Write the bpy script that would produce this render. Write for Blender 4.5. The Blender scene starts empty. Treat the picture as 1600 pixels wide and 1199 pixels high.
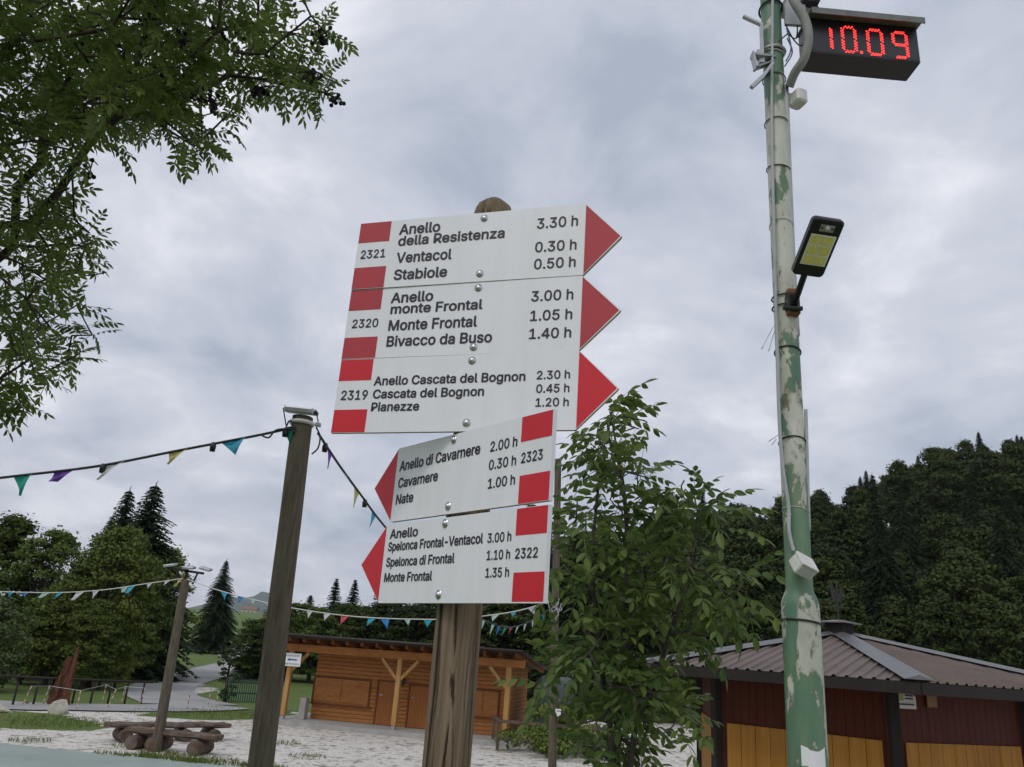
import bpy, math, random
import numpy as np
from mathutils import Vector, Matrix
random.seed(7); rng = np.random.default_rng(11)
S = bpy.context.scene; COL = S.collection
R = math.radians
# ---------------------------------------------------------------- camera
EYE = 2.9
F, PITCH, ROLL = 1230.0, R(18.91), R(4.07)
cp, sp, cr, sr = math.cos(PITCH), math.sin(PITCH), math.cos(ROLL), math.sin(ROLL)
FW = Vector((0, cp, sp)); _u = Vector((0, -sp, cp)); _r = Vector((1, 0, 0))
RT = cr*_r + sr*_u; UP = -sr*_r + cr*_u
cd = bpy.data.cameras.new('camera'); cam = bpy.data.objects.new('camera', cd); COL.objects.link(cam)
m = Matrix((RT, UP, -FW)).transposed().to_4x4(); m.translation = (0, 0, EYE)
cam.matrix_world = m
cd.sensor_width = 36; cd.lens = 36*F/1600; cd.clip_start = .05; cd.clip_end = 9000
S.camera = cam
# ---------------------------------------------------------------- light
SUN_EL, SUN_AZ = R(50), R(212)
w = bpy.data.worlds.new('World'); S.world = w; w.use_nodes = True
nt = w.node_tree; nt.nodes.clear()
def wn(t, **k):
    n = nt.nodes.new(t)
    for a, v in k.items(): setattr(n, a, v)
    return n
def mth(op, a, b=None, c=None, tree=None):
    n = (tree or nt).nodes.new('ShaderNodeMath'); n.operation = op
    for i, v in enumerate((a, b, c)):
        if v is None: continue
        if isinstance(v, (int, float)): n.inputs[i].default_value = v
        else: (tree or nt).links.new(v, n.inputs[i])
    return n.outputs[0]
sky = wn('ShaderNodeTexSky', sky_type='NISHITA', sun_disc=False, sun_elevation=SUN_EL, sun_rotation=SUN_AZ)
tc = wn('ShaderNodeTexCoord'); sx = wn('ShaderNodeSeparateXYZ'); nt.links.new(tc.outputs['Generated'], sx.inputs[0])
zz = mth('ADD', mth('MAXIMUM', sx.outputs[2], 0.0), .30)
cx = wn('ShaderNodeCombineXYZ'); nt.links.new(mth('DIVIDE', sx.outputs[0], zz), cx.inputs[0]); nt.links.new(mth('DIVIDE', sx.outputs[1], zz), cx.inputs[1])
def cloud(scale, detail, dist, off, rough=.55):
    mp = wn('ShaderNodeMapping'); nt.links.new(cx.outputs[0], mp.inputs[0]); mp.inputs['Location'].default_value = off
    n = wn('ShaderNodeTexNoise'); n.inputs['Scale'].default_value = scale; n.inputs['Detail'].default_value = detail
    n.inputs['Distortion'].default_value = dist; n.inputs['Roughness'].default_value = rough
    nt.links.new(mp.outputs[0], n.inputs['Vector']); return n.outputs[0]
c1 = cloud(1.25, 3, .2, (2.1, .4, 0)); c2 = cloud(3.0, 9, .3, (5.3, 1.7, 3), .6)
fac = mth('ADD', mth('MULTIPLY', c1, .46), mth('MULTIPLY', c2, .54))
rp = wn('ShaderNodeValToRGB'); nt.links.new(fac, rp.inputs[0])
el = rp.color_ramp.elements
el[0].position = .39; el[0].color = (.37, .415, .50, 1)
el[1].position = .62; el[1].color = (.77, .785, .835, 1)
e = el.new(.45); e.color = (.465, .505, .59, 1)
e = el.new(.54); e.color = (.585, .61, .68, 1)
sk = wn('ShaderNodeMix', data_type='RGBA', blend_type='MIX'); sk.inputs[0].default_value = .94
g = wn('ShaderNodeVectorMath', operation='SCALE'); nt.links.new(sky.outputs[0], g.inputs[0]); g.inputs['Scale'].default_value = .08/.1
g2 = wn('ShaderNodeVectorMath', operation='SCALE'); nt.links.new(rp.outputs[0], g2.inputs[0]); g2.inputs['Scale'].default_value = 10.0
nt.links.new(g.outputs[0], sk.inputs[6]); nt.links.new(g2.outputs[0], sk.inputs[7])
bg = wn('ShaderNodeBackground'); bg.inputs[1].default_value = .1; nt.links.new(sk.outputs[2], bg.inputs[0])
wo = wn('ShaderNodeOutputWorld'); nt.links.new(bg.outputs[0], wo.inputs[0])
sl = bpy.data.lights.new('sun', 'SUN'); sl.energy = .85; sl.angle = R(18); sl.color = (1, .95, .88)
so = bpy.data.objects.new('sun', sl); COL.objects.link(so)
dv = Vector((math.sin(SUN_AZ)*math.cos(SUN_EL), math.cos(SUN_AZ)*math.cos(SUN_EL), math.sin(SUN_EL)))
so.rotation_euler = dv.to_track_quat('Z', 'Y').to_euler()
S.view_settings.view_transform = 'Standard'; S.view_settings.look = 'None'
S.view_settings.exposure = .24; S.view_settings.gamma = 1
S.cycles.max_bounces = 8; S.cycles.transparent_max_bounces = 8
# ---------------------------------------------------------------- survey helpers
def ray(px, py): return FW + (px-800)/F*RT - (py-599.5)/F*UP
CAMP = Vector((0, 0, EYE))
def at(px, py, Y):
    d = ray(px, py); return CAMP + d*(Y/d.y)
def sst(a, b, x):
    t = min(1, max(0, (x-a)/(b-a))); return t*t*(3-2*t)
BY = [-60, 45, 60, 100, 150, 250, 500, 4000]; BZ = [0, 0, .15, .9, 2.6, 7, 16, 20]
HA = [-.02, .05, .12, .21, .40, .52, .65, .9]; HZ = [0, 5, 11, 15, 20, 29.5, 35.5, 38]
def terrain(x, y):
    z = float(np.interp(y, BY, BZ))
    z += 1.3*(1-sst(1.9, 6, math.hypot(x, y-.6)))
    a = x/max(y, 1)
    if y > 40: z += float(np.interp(a, HA, HZ))*sst(46, 150, y)
    return z
def gnd(px, py):
    d = ray(px, py); s = 5.0
    for i in range(4000):
        p = CAMP+d*s
        if p.z <= terrain(p.x, p.y): return p
        s *= 1.004
    return p
def onplane(px, py, p0, n):
    d = ray(px, py); return CAMP + d*((p0-CAMP).dot(n)/d.dot(n))
def V(*a): return Vector(a)
# ---------------------------------------------------------------- things
def thing(name, label, cat, loc=(0, 0, 0), group=None):
    o = bpy.data.objects.new(name, None); COL.objects.link(o); o.location = loc; o.empty_display_size = .2
    o['label'] = label; o['category'] = cat
    if group: o['group'] = group
    return o
def tag(o, label=None, cat=None, group=None, kind=None):
    if label: o['label'] = label
    if cat: o['category'] = cat
    if group: o['group'] = group
    if kind: o['kind'] = kind
    return o
def wloc(o):
    v = Vector((0, 0, 0))
    while o: v += o.location; o = o.parent
    return v
def meshobj(name, verts, faces, mat, parent=None, smooth=False, origin=None):
    me = bpy.data.meshes.new(name)
    off = wloc(parent) if parent else Vector(origin or (0, 0, 0))
    if isinstance(verts, np.ndarray):
        verts = verts - np.array(off); n = len(verts)
        faces = np.asarray(faces); k = faces.shape[1]; nf = len(faces)
        me.vertices.add(n); me.vertices.foreach_set('co', verts.astype(np.float32).ravel())
        me.loops.add(nf*k); me.loops.foreach_set('vertex_index', faces.astype(np.int32).ravel())
        me.polygons.add(nf); me.polygons.foreach_set('loop_start', np.arange(0, nf*k, k, dtype=np.int32))
        me.update(calc_edges=True)
    else:
        me.from_pydata([tuple(Vector(v)-off) for v in verts], [], faces); me.update()
    if smooth:
        me.polygons.foreach_set('use_smooth', np.ones(len(me.polygons), dtype=bool))
    if mat: me.materials.append(mat)
    o = bpy.data.objects.new(name, me); COL.objects.link(o)
    if parent: o.parent = parent
    else: o.location = off
    return o
class MB:
    def __init__(s): s.v = []; s.f = []
    def add(s, vs, fs):
        b = len(s.v); s.v += [Vector(v) for v in vs]; s.f += [[i+b for i in f] for f in fs]; return s
    def box(s, c, size, ax=None, bev=0):
        c = Vector(c); X, Y, Z = ax or (V(1, 0, 0), V(0, 1, 0), V(0, 0, 1))
        hx, hy, hz = size[0]/2, size[1]/2, size[2]/2
        if bev <= 0:
            vs = [c+X*(a*hx)+Y*(b*hy)+Z*(d*hz) for d in (-1, 1) for b in (-1, 1) for a in (-1, 1)]
            return s.add(vs, [[0, 2, 3, 1], [4, 5, 7, 6], [0, 1, 5, 4], [2, 6, 7, 3], [0, 4, 6, 2], [1, 3, 7, 5]])
        # chamfered along Z outline and top/bottom
        b_ = min(bev, hx*.9, hy*.9, hz*.9)
        def ring(i, z):
            x, y = hx-i, hy-i
            return [c+X*p+Y*q+Z*z for p, q in ((-x+b_, -y), (x-b_, -y), (x, -y+b_), (x, y-b_), (x-b_, y), (-x+b_, y), (-x, y-b_), (-x, -y+b_))]
        rs = [ring(b_*.6, -hz), ring(0, -hz+b_), ring(0, hz-b_), ring(b_*.6, hz)]
        vs = sum(rs, []); fs = [list(range(7, -1, -1)), [24+i for i in range(8)]]
        for k in range(3):
            for i in range(8):
                j = (i+1) % 8; fs.append([k*8+i, k*8+j, k*8+8+j, k*8+8+i])
        return s.add(vs, fs)
    def beam(s, a, b, wd, ht, upv=V(0, 0, 1), bev=0):
        a, b = Vector(a), Vector(b); Z = (b-a).normalized(); X = upv.cross(Z)
        if X.length < 1e-3: X = V(1, 0, 0).cross(Z)
        X.normalize(); Y = Z.cross(X)
        return s.box((a+b)/2, (wd, ht, (b-a).length), (X, Y, Z), bev)
    def tube(s, pts, rad, seg=8, caps=True):
        pts = [Vector(p) for p in pts]; n = len(pts)
        if not isinstance(rad, (list, tuple, np.ndarray)): rad = [rad]*n
        vs = []; fs = []; prev = None
        for i, p in enumerate(pts):
            t = (pts[min(i+1, n-1)]-pts[max(i-1, 0)]).normalized()
            if prev is None:
                x = t.orthogonal().normalized()
            else:
                x = prev - t*prev.dot(t)
                x = x.normalized() if x.length > 1e-6 else t.orthogonal().normalized()
            prev = x; y = t.cross(x)
            for k in range(seg):
                a = 2*math.pi*k/seg; vs.append(p+(x*math.cos(a)+y*math.sin(a))*rad[i])
        for i in range(n-1):
            for k in range(seg):
                k2 = (k+1) % seg; fs.append([i*seg+k, i*seg+k2, (i+1)*seg+k2, (i+1)*seg+k])
        if caps: fs += [list(range(seg-1, -1, -1)), [(n-1)*seg+k for k in range(seg)]]
        return s.add(vs, fs)
    def prism(s, outline, o, X, Y, Z, depth):
        # outline (u,v) at o + uX + vY, extruded along -Z by depth, front face on Z side
        n = len(outline)
        a = [o+X*u+Y*v for u, v in outline]; b = [p-Z*depth for p in a]
        fs = [list(range(n)), list(range(2*n-1, n-1, -1))]
        for i in range(n): j = (i+1) % n; fs.append([i, i+n, j+n, j])
        return s.add(a+b, fs)
    def ring(s, c, rad, thick, ax=V(0, 0, 1), seg=20, tilt=V(0, 0, 0)):
        x = ax.orthogonal().normalized(); y = ax.cross(x)
        P = [Vector(c)+(x*math.cos(t)+y*math.sin(t))*rad+ax*(tilt.dot(x*math.cos(t)+y*math.sin(t))) for t in [2*math.pi*i/seg for i in range(seg+1)]]
        return s.tube(P, thick, 6, False)
    def dome(s, c, n, r, h, seg=10):
        n = Vector(n).normalized(); x = n.orthogonal().normalized(); y = n.cross(x); c = Vector(c)
        vs = []; fs = []; K = 4
        for k in range(K):
            a = k/K*math.pi/2
            for i in range(seg):
                t = 2*math.pi*i/seg; vs.append(c+(x*math.cos(t)+y*math.sin(t))*r*math.cos(a)+n*h*math.sin(a))
        vs.append(c+n*h)
        for k in range(K-1):
            for i in range(seg): j = (i+1) % seg; fs.append([k*seg+i, k*seg+j, k*seg+seg+j, k*seg+seg+i])
        for i in range(seg): fs.append([(K-1)*seg+i, (K-1)*seg+(i+1) % seg, K*seg])
        return s.add(vs, fs)
    def build(s, name, mat, parent=None, smooth=False, origin=None):
        return meshobj(name, s.v, s.f, mat, parent, smooth, origin)
def auto_smooth(o, ang=40):
    me = o.data
    me.polygons.foreach_set('use_smooth', np.ones(len(me.polygons), dtype=bool))
    me.set_sharp_from_angle(angle=R(ang)); return o
def copy_tree(o, parent=None):
    c = o.copy(); COL.objects.link(c)
    if parent: c.parent = parent
    for ch in list(o.children): copy_tree(ch, c)
    return c
# ---------------------------------------------------------------- materials
class NT:
    def __init__(s, name):
        s.m = bpy.data.materials.new(name); s.m.use_nodes = True; s.t = s.m.node_tree
        s.b = s.t.nodes['Principled BSDF']; s.out = s.t.nodes['Material Output']
    def n(s, t, **k):
        n = s.t.nodes.new(t)
        for a, v in k.items(): setattr(n, a, v)
        return n
    def l(s, a, b): s.t.links.new(a, b)
    def math(s, op, a, b=None, c=None): return mth(op, a, b, c, s.t)
    def coord(s, scale=(1, 1, 1), kind='Object', loc=(0, 0, 0)):
        c = s.n('ShaderNodeTexCoord'); mp = s.n('ShaderNodeMapping'); s.l(c.outputs[kind], mp.inputs[0])
        mp.inputs['Scale'].default_value = scale; mp.inputs['Location'].default_value = loc; return mp.outputs[0]
    def noise(s, vec, scale=1, detail=5, rough=.55, dist=0):
        n = s.n('ShaderNodeTexNoise'); s.l(vec, n.inputs['Vector'])
        for k, v in (('Scale', scale), ('Detail', detail), ('Roughness', rough), ('Distortion', dist)): n.inputs[k].default_value = v
        return n.outputs[0]
    def ramp(s, f, stops, interp='LINEAR'):
        r = s.n('ShaderNodeValToRGB'); s.l(f, r.inputs[0]); r.color_ramp.interpolation = interp
        e = r.color_ramp.elements
        for i, (p, c) in enumerate(stops):
            x = e[i] if i < 2 else e.new(p)
            x.position = p; x.color = (*c, 1) if len(c) == 3 else c
        return r.outputs[0]
    def mix(s, f, a, b, mode='MIX'):
        m_ = s.n('ShaderNodeMix', data_type='RGBA', blend_type=mode)
        for i, v in ((0, f), (6, a), (7, b)):
            if isinstance(v, (int, float)): m_.inputs[i].default_value = v
            elif isinstance(v, tuple): m_.inputs[i].default_value = (*v, 1)
            else: s.l(v, m_.inputs[i])
        return m_.outputs[2]
    def bump(s, h, st=.3, dist=.01):
        b = s.n('ShaderNodeBump'); s.l(h, b.inputs['Height']); b.inputs['Strength'].default_value = st; b.inputs['Distance'].default_value = dist
        s.l(b.outputs[0], s.b.inputs['Normal'])
    def col(s, c):
        if isinstance(c, tuple): s.b.inputs['Base Color'].default_value = (*c, 1)
        else: s.l(c, s.b.inputs['Base Color'])
    def set(s, **k):
        for a, v in k.items(): s.b.inputs[a.replace('_', ' ')].default_value = v
        return s
def mat_plain(name, c, rough=.6, metal=0, var=.12, scale=8, bump=0):
    n = NT(name); v = n.coord(); f = n.noise(v, scale, 5)
    d = tuple(x*(1-var) for x in c); b = tuple(min(1, x*(1+var)) for x in c)
    n.col(n.ramp(f, [(.3, d), (.7, b)])); n.set(Roughness=rough, Metallic=metal)
    if bump: n.bump(n.noise(v, scale*4, 4), bump, .01)
    return n.m
def mat_wood(name, dark, light, axis, fine=60, long=2.0, bump=.4, rough=.85, patch=None, dist=.4):
    n = NT(name); sc = [fine]*3; sc[axis] = long
    v = n.coord(tuple(sc)); f = n.noise(v, 1, 6, .6, dist)
    sc2 = [fine*.25]*3; sc2[axis] = long*.5
    f2 = n.noise(n.coord(tuple(sc2)), 1, 4, .6, .6)
    ff = n.math('ADD', n.math('MULTIPLY', f, .6), n.math('MULTIPLY', f2, .4))
    c = n.ramp(ff, [(.34, dark), (.64, light)])
    if patch:
        p = n.noise(n.coord((3, 3, 1.2)), 1.4, 6, .65)
        c = n.mix(n.ramp(p, [(.5, (0, 0, 0)), (.68, (1, 1, 1))]), c, patch)
    n.col(c); n.set(Roughness=rough); n.b.inputs['Specular IOR Level'].default_value = .2; n.bump(ff, bump, .012)
    return n.m
def mat_leaf(name, cols, trans=.3, rough=.45, clump=0, spec=.12):
    n = NT(name); gi = n.n('ShaderNodeNewGeometry')
    k = len(cols); c = n.ramp(gi.outputs['Random Per Island'], [(i/(k-1), q) for i, q in enumerate(cols)])
    if clump:
        f = n.noise(n.coord((1, 1, 1)), clump, 3)
        c = n.mix(n.ramp(f, [(.35, (0, 0, 0)), (.65, (1, 1, 1))]), c, n.mix(.6, c, cols[-1]))
    oi = n.n('ShaderNodeObjectInfo')
    hs = n.n('ShaderNodeHueSaturation'); n.l(c, hs.inputs['Color'])
    n.l(n.math('MULTIPLY_ADD', oi.outputs['Random'], .9, .75), hs.inputs['Value'])
    n.l(n.math('MULTIPLY_ADD', oi.outputs['Random'], -.03, .515), hs.inputs['Hue'])
    n.l(hs.outputs[0], n.b.inputs['Base Color']); n.set(Roughness=rough); n.b.inputs['Specular IOR Level'].default_value = spec
    if trans:
        t = n.n('ShaderNodeBsdfTranslucent'); n.l(hs.outputs[0], t.inputs[0])
        ms = n.n('ShaderNodeMixShader'); ms.inputs[0].default_value = trans
        n.l(n.b.outputs[0], ms.inputs[1]); n.l(t.outputs[0], ms.inputs[2]); n.l(ms.outputs[0], n.out.inputs[0])
    return n.m
M = {}
M['sign_white'] = mat_plain('sign_white_board', (.80, .805, .82), .42, 0, .035, 9)
def mat_sign():
    n = NT('sign_white_board_face'); f = n.noise(n.coord((28, 28, 4)), 1, 6, .65); g_ = n.noise(n.coord((150, 150, 150)), 1, 2)
    c = n.ramp(f, [(.35, (.765, .77, .79)), (.6, (.81, .815, .84))]); c = n.mix(n.ramp(g_, [(.70, (0, 0, 0)), (.78, (1, 1, 1))]), c, (.68, .68, .67)); n.col(c)
    n.l(n.ramp(f, [(.3, (.5, .5, .5)), (.7, (.32, .32, .32))]), n.b.inputs['Roughness']); return n.m
M['sign_face'] = mat_sign()
M['sign_edge'] = mat_plain('sign_board_edge', (.42, .36, .28), .7, 0, .2, 30)
M['sign_red'] = mat_plain('sign_red_film', (.60, .006, .018), .45, 0, .06, 9)
M['sign_red_old'] = mat_plain('sign_red_faded', (.42, .030, .042), .55, 0, .10, 9)
M['letter'] = mat_plain('sign_lettering', (.016, .015, .026), .5, 0, .1)
M['bolt'] = mat_plain('galvanised_bolt', (.62, .63, .65), .32, 1, .1, 60)
M['steel'] = mat_plain('galvanised_steel', (.42, .43, .44), .45, .8, .15, 20)
M['black_plastic'] = mat_plain('black_plastic', (.012, .012, .014), .38, 0, .2, 20)
M['rubber'] = mat_plain('black_rubber_cable', (.018, .018, .022), .55, 0, .2, 20)
M['grey_pipe'] = mat_plain('grey_conduit', (.40, .41, .42), .5, 0, .1, 12)
M['hose'] = mat_plain('grey_corrugated_hose', (.27, .27, .25), .6, 0, .12, 12)
M['pale_plastic'] = mat_plain('weathered_white_plastic', (.60, .59, .55), .5, 0, .1, 25)
M['brick_rubber'] = mat_plain('brown_rubber_pad', (.20, .08, .04), .7, 0, .2, 25)
M['blue_cable'] = mat_plain('blue_cable', (.05, .09, .2), .5)
M['clock_face'] = mat_plain('dark_clock_face', (.016, .016, .02), .35, 0, .1)
M['clock_lip'] = mat_plain('clock_grey_lip', (.16, .16, .15), .55, .3, .2, 20)
M['concrete'] = mat_plain('concrete', (.36, .35, .33), .85, 0, .15, 3, .2)
M['rock'] = mat_plain('pale_limestone', (.42, .39, .33), .85, 0, .3, 3, .5)
M['post'] = mat_wood('weathered_post_wood', (.10, .074, .050), (.28, .21, .14), 2, 110, 2.4, .9, .85, None, .8)
def crack(mt):
    t = mt.node_tree; b_ = t.nodes['Principled BSDF']; src = b_.inputs['Base Color'].links[0].from_socket
    at_ = t.nodes.new('ShaderNodeAttribute'); at_.attribute_name = 'crack'
    tc_ = t.nodes.new('ShaderNodeTexCoord'); mp_ = t.nodes.new('ShaderNodeMapping'); t.links.new(tc_.outputs['Object'], mp_.inputs[0]); mp_.inputs['Scale'].default_value = (320, 320, 9)
    nz_ = t.nodes.new('ShaderNodeTexNoise'); t.links.new(mp_.outputs[0], nz_.inputs['Vector']); nz_.inputs['Detail'].default_value = 4
    sm_ = mth('ADD', at_.outputs['Fac'], mth('MULTIPLY', mth('SUBTRACT', nz_.outputs[0], .5, None, t), .9, None, t), None, t)
    r_ = t.nodes.new('ShaderNodeValToRGB'); t.links.new(sm_, r_.inputs[0]); r_.color_ramp.elements[0].position = .30; r_.color_ramp.elements[1].position = .78
    m_ = t.nodes.new('ShaderNodeMix'); m_.data_type = 'RGBA'; t.links.new(r_.outputs[0], m_.inputs[0]); t.links.new(src, m_.inputs[6]); m_.inputs[7].default_value = (.042, .030, .022, 1); t.links.new(m_.outputs[2], b_.inputs['Base Color'])
crack(M['post'])
M['pole_wood'] = mat_wood('grey_pole_wood', (.05, .042, .032), (.165, .133, .098), 2, 45, 3.2, .6, .9, (.12, .115, .075))
M['log'] = mat_wood('log_wood', (.05, .032, .024), (.17, .115, .085), 0, 22, 1.5, .5, .8, (.16, .15, .13))
M['rust_wood'] = mat_wood('reddish_rotten_wood', (.035, .016, .010), (.17, .07, .042), 2, 9, 1.2, .8, .9)
M['rail_wood'] = mat_wood('dark_rail_wood', (.02, .017, .014), (.06, .05, .04), 0, 20, 2, .3)
M['hut_wood'] = mat_wood('orange_brown_board', (.29, .108, .03), (.46, .19, .056), 0, 18, .8, .25, .55)
M['hut_post'] = mat_wood('golden_post_wood', (.36, .19, .06), (.52, .30, .11), 2, 30, 1.2, .2, .55)
M['hut_dark'] = mat_wood('dark_brown_door', (.24, .082, .022), (.38, .142, .04), 2, 25, 1, .25, .5)
M['hut_frame'] = mat_wood('brown_frame_wood', (.12, .038, .012), (.20, .066, .02), 2, 25, 1, .2, .5)
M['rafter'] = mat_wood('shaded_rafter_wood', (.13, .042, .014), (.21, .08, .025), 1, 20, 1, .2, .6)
M['roof_dark'] = mat_plain('dark_roof_sheet', (.035, .028, .026), .5, .3, .2, 5)
M['roof_brown'] = mat_plain('brown_metal_roof', (.135, .100, .083), .6, .1, .2, 1.6)
M['ridge'] = mat_plain('grey_ridge_flashing', (.17, .165, .17), .4, .5, .15, 3)
M['fascia'] = mat_plain('dark_fascia', (.016, .011, .009), .85, 0, .2, 5)
M['kiosk_red'] = mat_wood('dark_red_board', (.055, .010, .003), (.090, .0165, .005), 2, 18, 1, .2, .5)
M['kiosk_orange'] = mat_wood('orange_larch_board', (.29, .125, .018), (.44, .21, .038), 2, 14, .7, .15, .55)
M['tarp'] = mat_plain('dark_green_tarp', (.05, .07, .065), .5, 0, .3, 2, .3)
M['bark'] = mat_wood('tree_bark', (.025, .021, .017), (.09, .075, .06), 2, 14, 2.5, .6, .9)
M['twig'] = mat_plain('grey_brown_twig', (.06, .05, .042), .8, 0, .3, 20)
M['cluster'] = mat_plain('dark_seed_cluster', (.014, .011, .014), .8, 0, .3, 20)
M['ash_leaf'] = mat_leaf('ash_leaf', [(.062, .112, .022), (.115, .172, .036), (.205, .255, .06)], .5, .45, .7, .25)
M['bush_leaf'] = mat_leaf('sapling_leaf', [(.038, .074, .020), (.072, .122, .031), (.155, .205, .052)], .42, .42, 1.2, .3)
M['dec_leaf'] = mat_leaf('broadleaf_foliage', [(.03, .058, .014), (.05, .086, .02), (.085, .118, .026)], .15, .6, .25)
M['dec_leaf_y'] = mat_leaf('yellowing_broadleaf_foliage', [(.046, .075, .015), (.075, .108, .022), (.12, .145, .03)], .15, .6, .3)
M['pale_leaf'] = mat_leaf('pale_green_foliage', [(.06, .085, .032), (.09, .12, .045), (.12, .15, .06)], .15, .6, .3)
M['hill_leaf'] = mat_leaf('dark_hill_foliage', [(.014, .031, .009), (.026, .046, .011), (.05, .064, .015)], .1, .65, .22)
M['needle'] = mat_leaf('spruce_needles', [(.014, .027, .013), (.023, .04, .017), (.036, .056, .022)], .1, .7)
M['grass_blade'] = mat_leaf('grass_blade', [(.045, .08, .014), (.08, .12, .022), (.13, .15, .035)], .3, .6)
def mat_led():
    n = NT('red_led'); n.col((.3, .01, .01)); n.b.inputs['Emission Color'].default_value = (1, .035, .03, 1); n.b.inputs['Emission Strength'].default_value = 3.0; return n.m
M['led'] = mat_led()
def mat_cob():
    n = NT('yellow_led_chip'); v = n.coord((1, 1, 1)); n.col(n.ramp(n.noise(v, 60, 2), [(.3, (.70, .64, .16)), (.7, (.80, .75, .28))])); n.set(Roughness=.3); return n.m
M['cob'] = mat_cob()
for nm, c in (('flag_green', (.03, .36, .26)), ('flag_purple', (.17, .06, .38)), ('flag_white', (.68, .68, .68)), ('flag_yellow', (.55, .50, .17)), ('flag_blue', (.05, .38, .52)), ('flag_mint', (.45, .68, .58)), ('flag_red', (.55, .10, .12)), ('flag_azure', (.03, .22, .52))):
    n = NT(nm); n.col(c); n.set(Roughness=.6)
    t = n.n('ShaderNodeBsdfTranslucent'); t.inputs[0].default_value = (*c, 1); ms = n.n('ShaderNodeMixShader'); ms.inputs[0].default_value = .35
    n.l(n.b.outputs[0], ms.inputs[1]); n.l(t.outputs[0], ms.inputs[2]); n.l(ms.outputs[0], n.out.inputs[0]); M[nm] = n.m
def mat_pole():
    n = NT('peeling_green_paint'); tc_ = n.n('ShaderNodeTexCoord'); s_ = n.n('ShaderNodeSeparateXYZ'); n.l(tc_.outputs['Object'], s_.inputs[0])
    z = s_.outputs[2]
    f = n.noise(n.coord((7, 7, 3.6)), 1, 7, .66, .5)
    f2 = n.noise(n.coord((26, 26, 15)), 1, 4, .6)
    ff = n.math('ADD', n.math('MULTIPLY', f, .72), n.math('MULTIPLY', f2, .28))
    mr = n.n('ShaderNodeMapRange'); n.l(z, mr.inputs[0])
    # how much of the old paint is left, by height on the pole
    cur = n.n('ShaderNodeFloatCurve'); n.l(n.math('DIVIDE', z, 6.2), cur.inputs['Value'])
    c = cur.mapping.curves[0]
    pts = [(0, .45)]+[((EYE-0+(at(1235, q, 3.6).z-EYE)-terrain(1.348, 3.6))/6.2, v_) for q, v_ in ((1199, .49), (1130, .46), (1060, .475), (980, .50), (940, .48), (890, .40), (800, .43), (720, .515), (640, .505), (560, .49), (490, .545), (400, .57), (300, .57), (190, .55), (130, .49), (60, .455))]+[(1, .38)]
    c.points[0].location = pts[0]; c.points[-1].location = pts[-1]
    for p in pts[1:-1]: c.points.new(*p)
    cur.mapping.update()
    d = n.math('SUBTRACT', ff, cur.outputs[0])
    msk = n.ramp(d, [(.495, (0, 0, 0)), (.505, (1, 1, 1))])
    d5 = n.math('ADD', d, .5)
    msk = n.ramp(d5, [(.497, (0, 0, 0)), (.507, (1, 1, 1))])
    edge = n.ramp(d5, [(.47, (0, 0, 0)), (.494, (1, 1, 1)), (.512, (1, 1, 1)), (.53, (0, 0, 0))])
    g = n.ramp(n.noise(n.coord((7, 7, 2)), 1, 5), [(.3, (.06, .155, .095)), (.55, (.115, .215, .13)), (.75, (.24, .29, .16))])
    cr_ = n.ramp(n.noise(n.coord((9, 9, 4)), 1, 6), [(.3, (.40, .41, .33)), (.7, (.60, .61, .52))])
    rust = n.ramp(n.noise(n.coord((14, 14, 5)), 1, 5), [(.62, (0, 0, 0)), (.70, (1, 1, 1))])
    col = n.mix(msk, cr_, g)
    col = n.mix(n.math('MULTIPLY', edge, .35), col, (.16, .13, .08))
    col = n.mix(n.math('MULTIPLY', rust, .6), col, (.15, .085, .04))
    n.col(col); n.set(Roughness=.5); n.bump(n.math('MULTIPLY', msk, 1.0), .25, .003)
    return n.m
M['pole_paint'] = mat_pole()
# ---------------------------------------------------------------- the ground
def inside(poly, x, y):
    c = False; n = len(poly)
    for i in range(n):
        a, b = poly[i], poly[(i+1) % n]
        if (a[1] > y) != (b[1] > y) and x < (b[0]-a[0])*(y-a[1])/(b[1]-a[1])+a[0]: c = not c
    return c
def pxpoly(pts): return [tuple(gnd(*p).xy) for p in pts]
grassA = pxpoly([(-420, 1092), (-10, 1109), (95, 1117), (172, 1136), (150, 1143), (60, 1141), (-420, 1120)])
sandy = pxpoly([(276, 1075), (302, 1070), (334, 1075), (334, 1079), (298, 1087), (276, 1085)])
grassB = pxpoly([(205, 1117), (300, 1112), (460, 1108), (455, 1124), (330, 1126), (240, 1121)])
xs = sorted(set(list(np.linspace(-4200, -120, 14))+list(np.linspace(-120, -30, 24))+list(np.arange(-30, 30.1, .45))+list(np.linspace(30, 120, 24))+list(np.linspace(120, 4200, 14))))
ys = sorted(set(list(np.linspace(-400, -10, 8))+list(np.arange(-10, 12, .6))+list(np.arange(12, 46, .3))+list(np.linspace(46, 160, 60))+list(np.linspace(165, 500, 20))+list(np.linspace(600, 5000, 10))))
gv = []; gw = []
for y in ys:
    for x in xs:
        gv.append((x, y, terrain(x, y)))
        a = x/max(y, 1)
        gr = 1.0
        if y > 41+6*a*3 or x < -26: gr = 0
        if y > 33 and x < -8.6: gr = 0
        if y > 36 and x < 2: gr = 0
        if inside(grassA, x, y): gr = 0
        if inside(grassB, x, y): gr = 0
        if inside(sandy, x, y): gr = .95
        if math.hypot(x, y) < 8: gr = .25
        gw.append(gr)
NX = len(xs)
gf = [[j*NX+i, j*NX+i+1, (j+1)*NX+i+1, (j+1)*NX+i] for j in range(len(ys)-1) for i in range(NX-1)]
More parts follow.
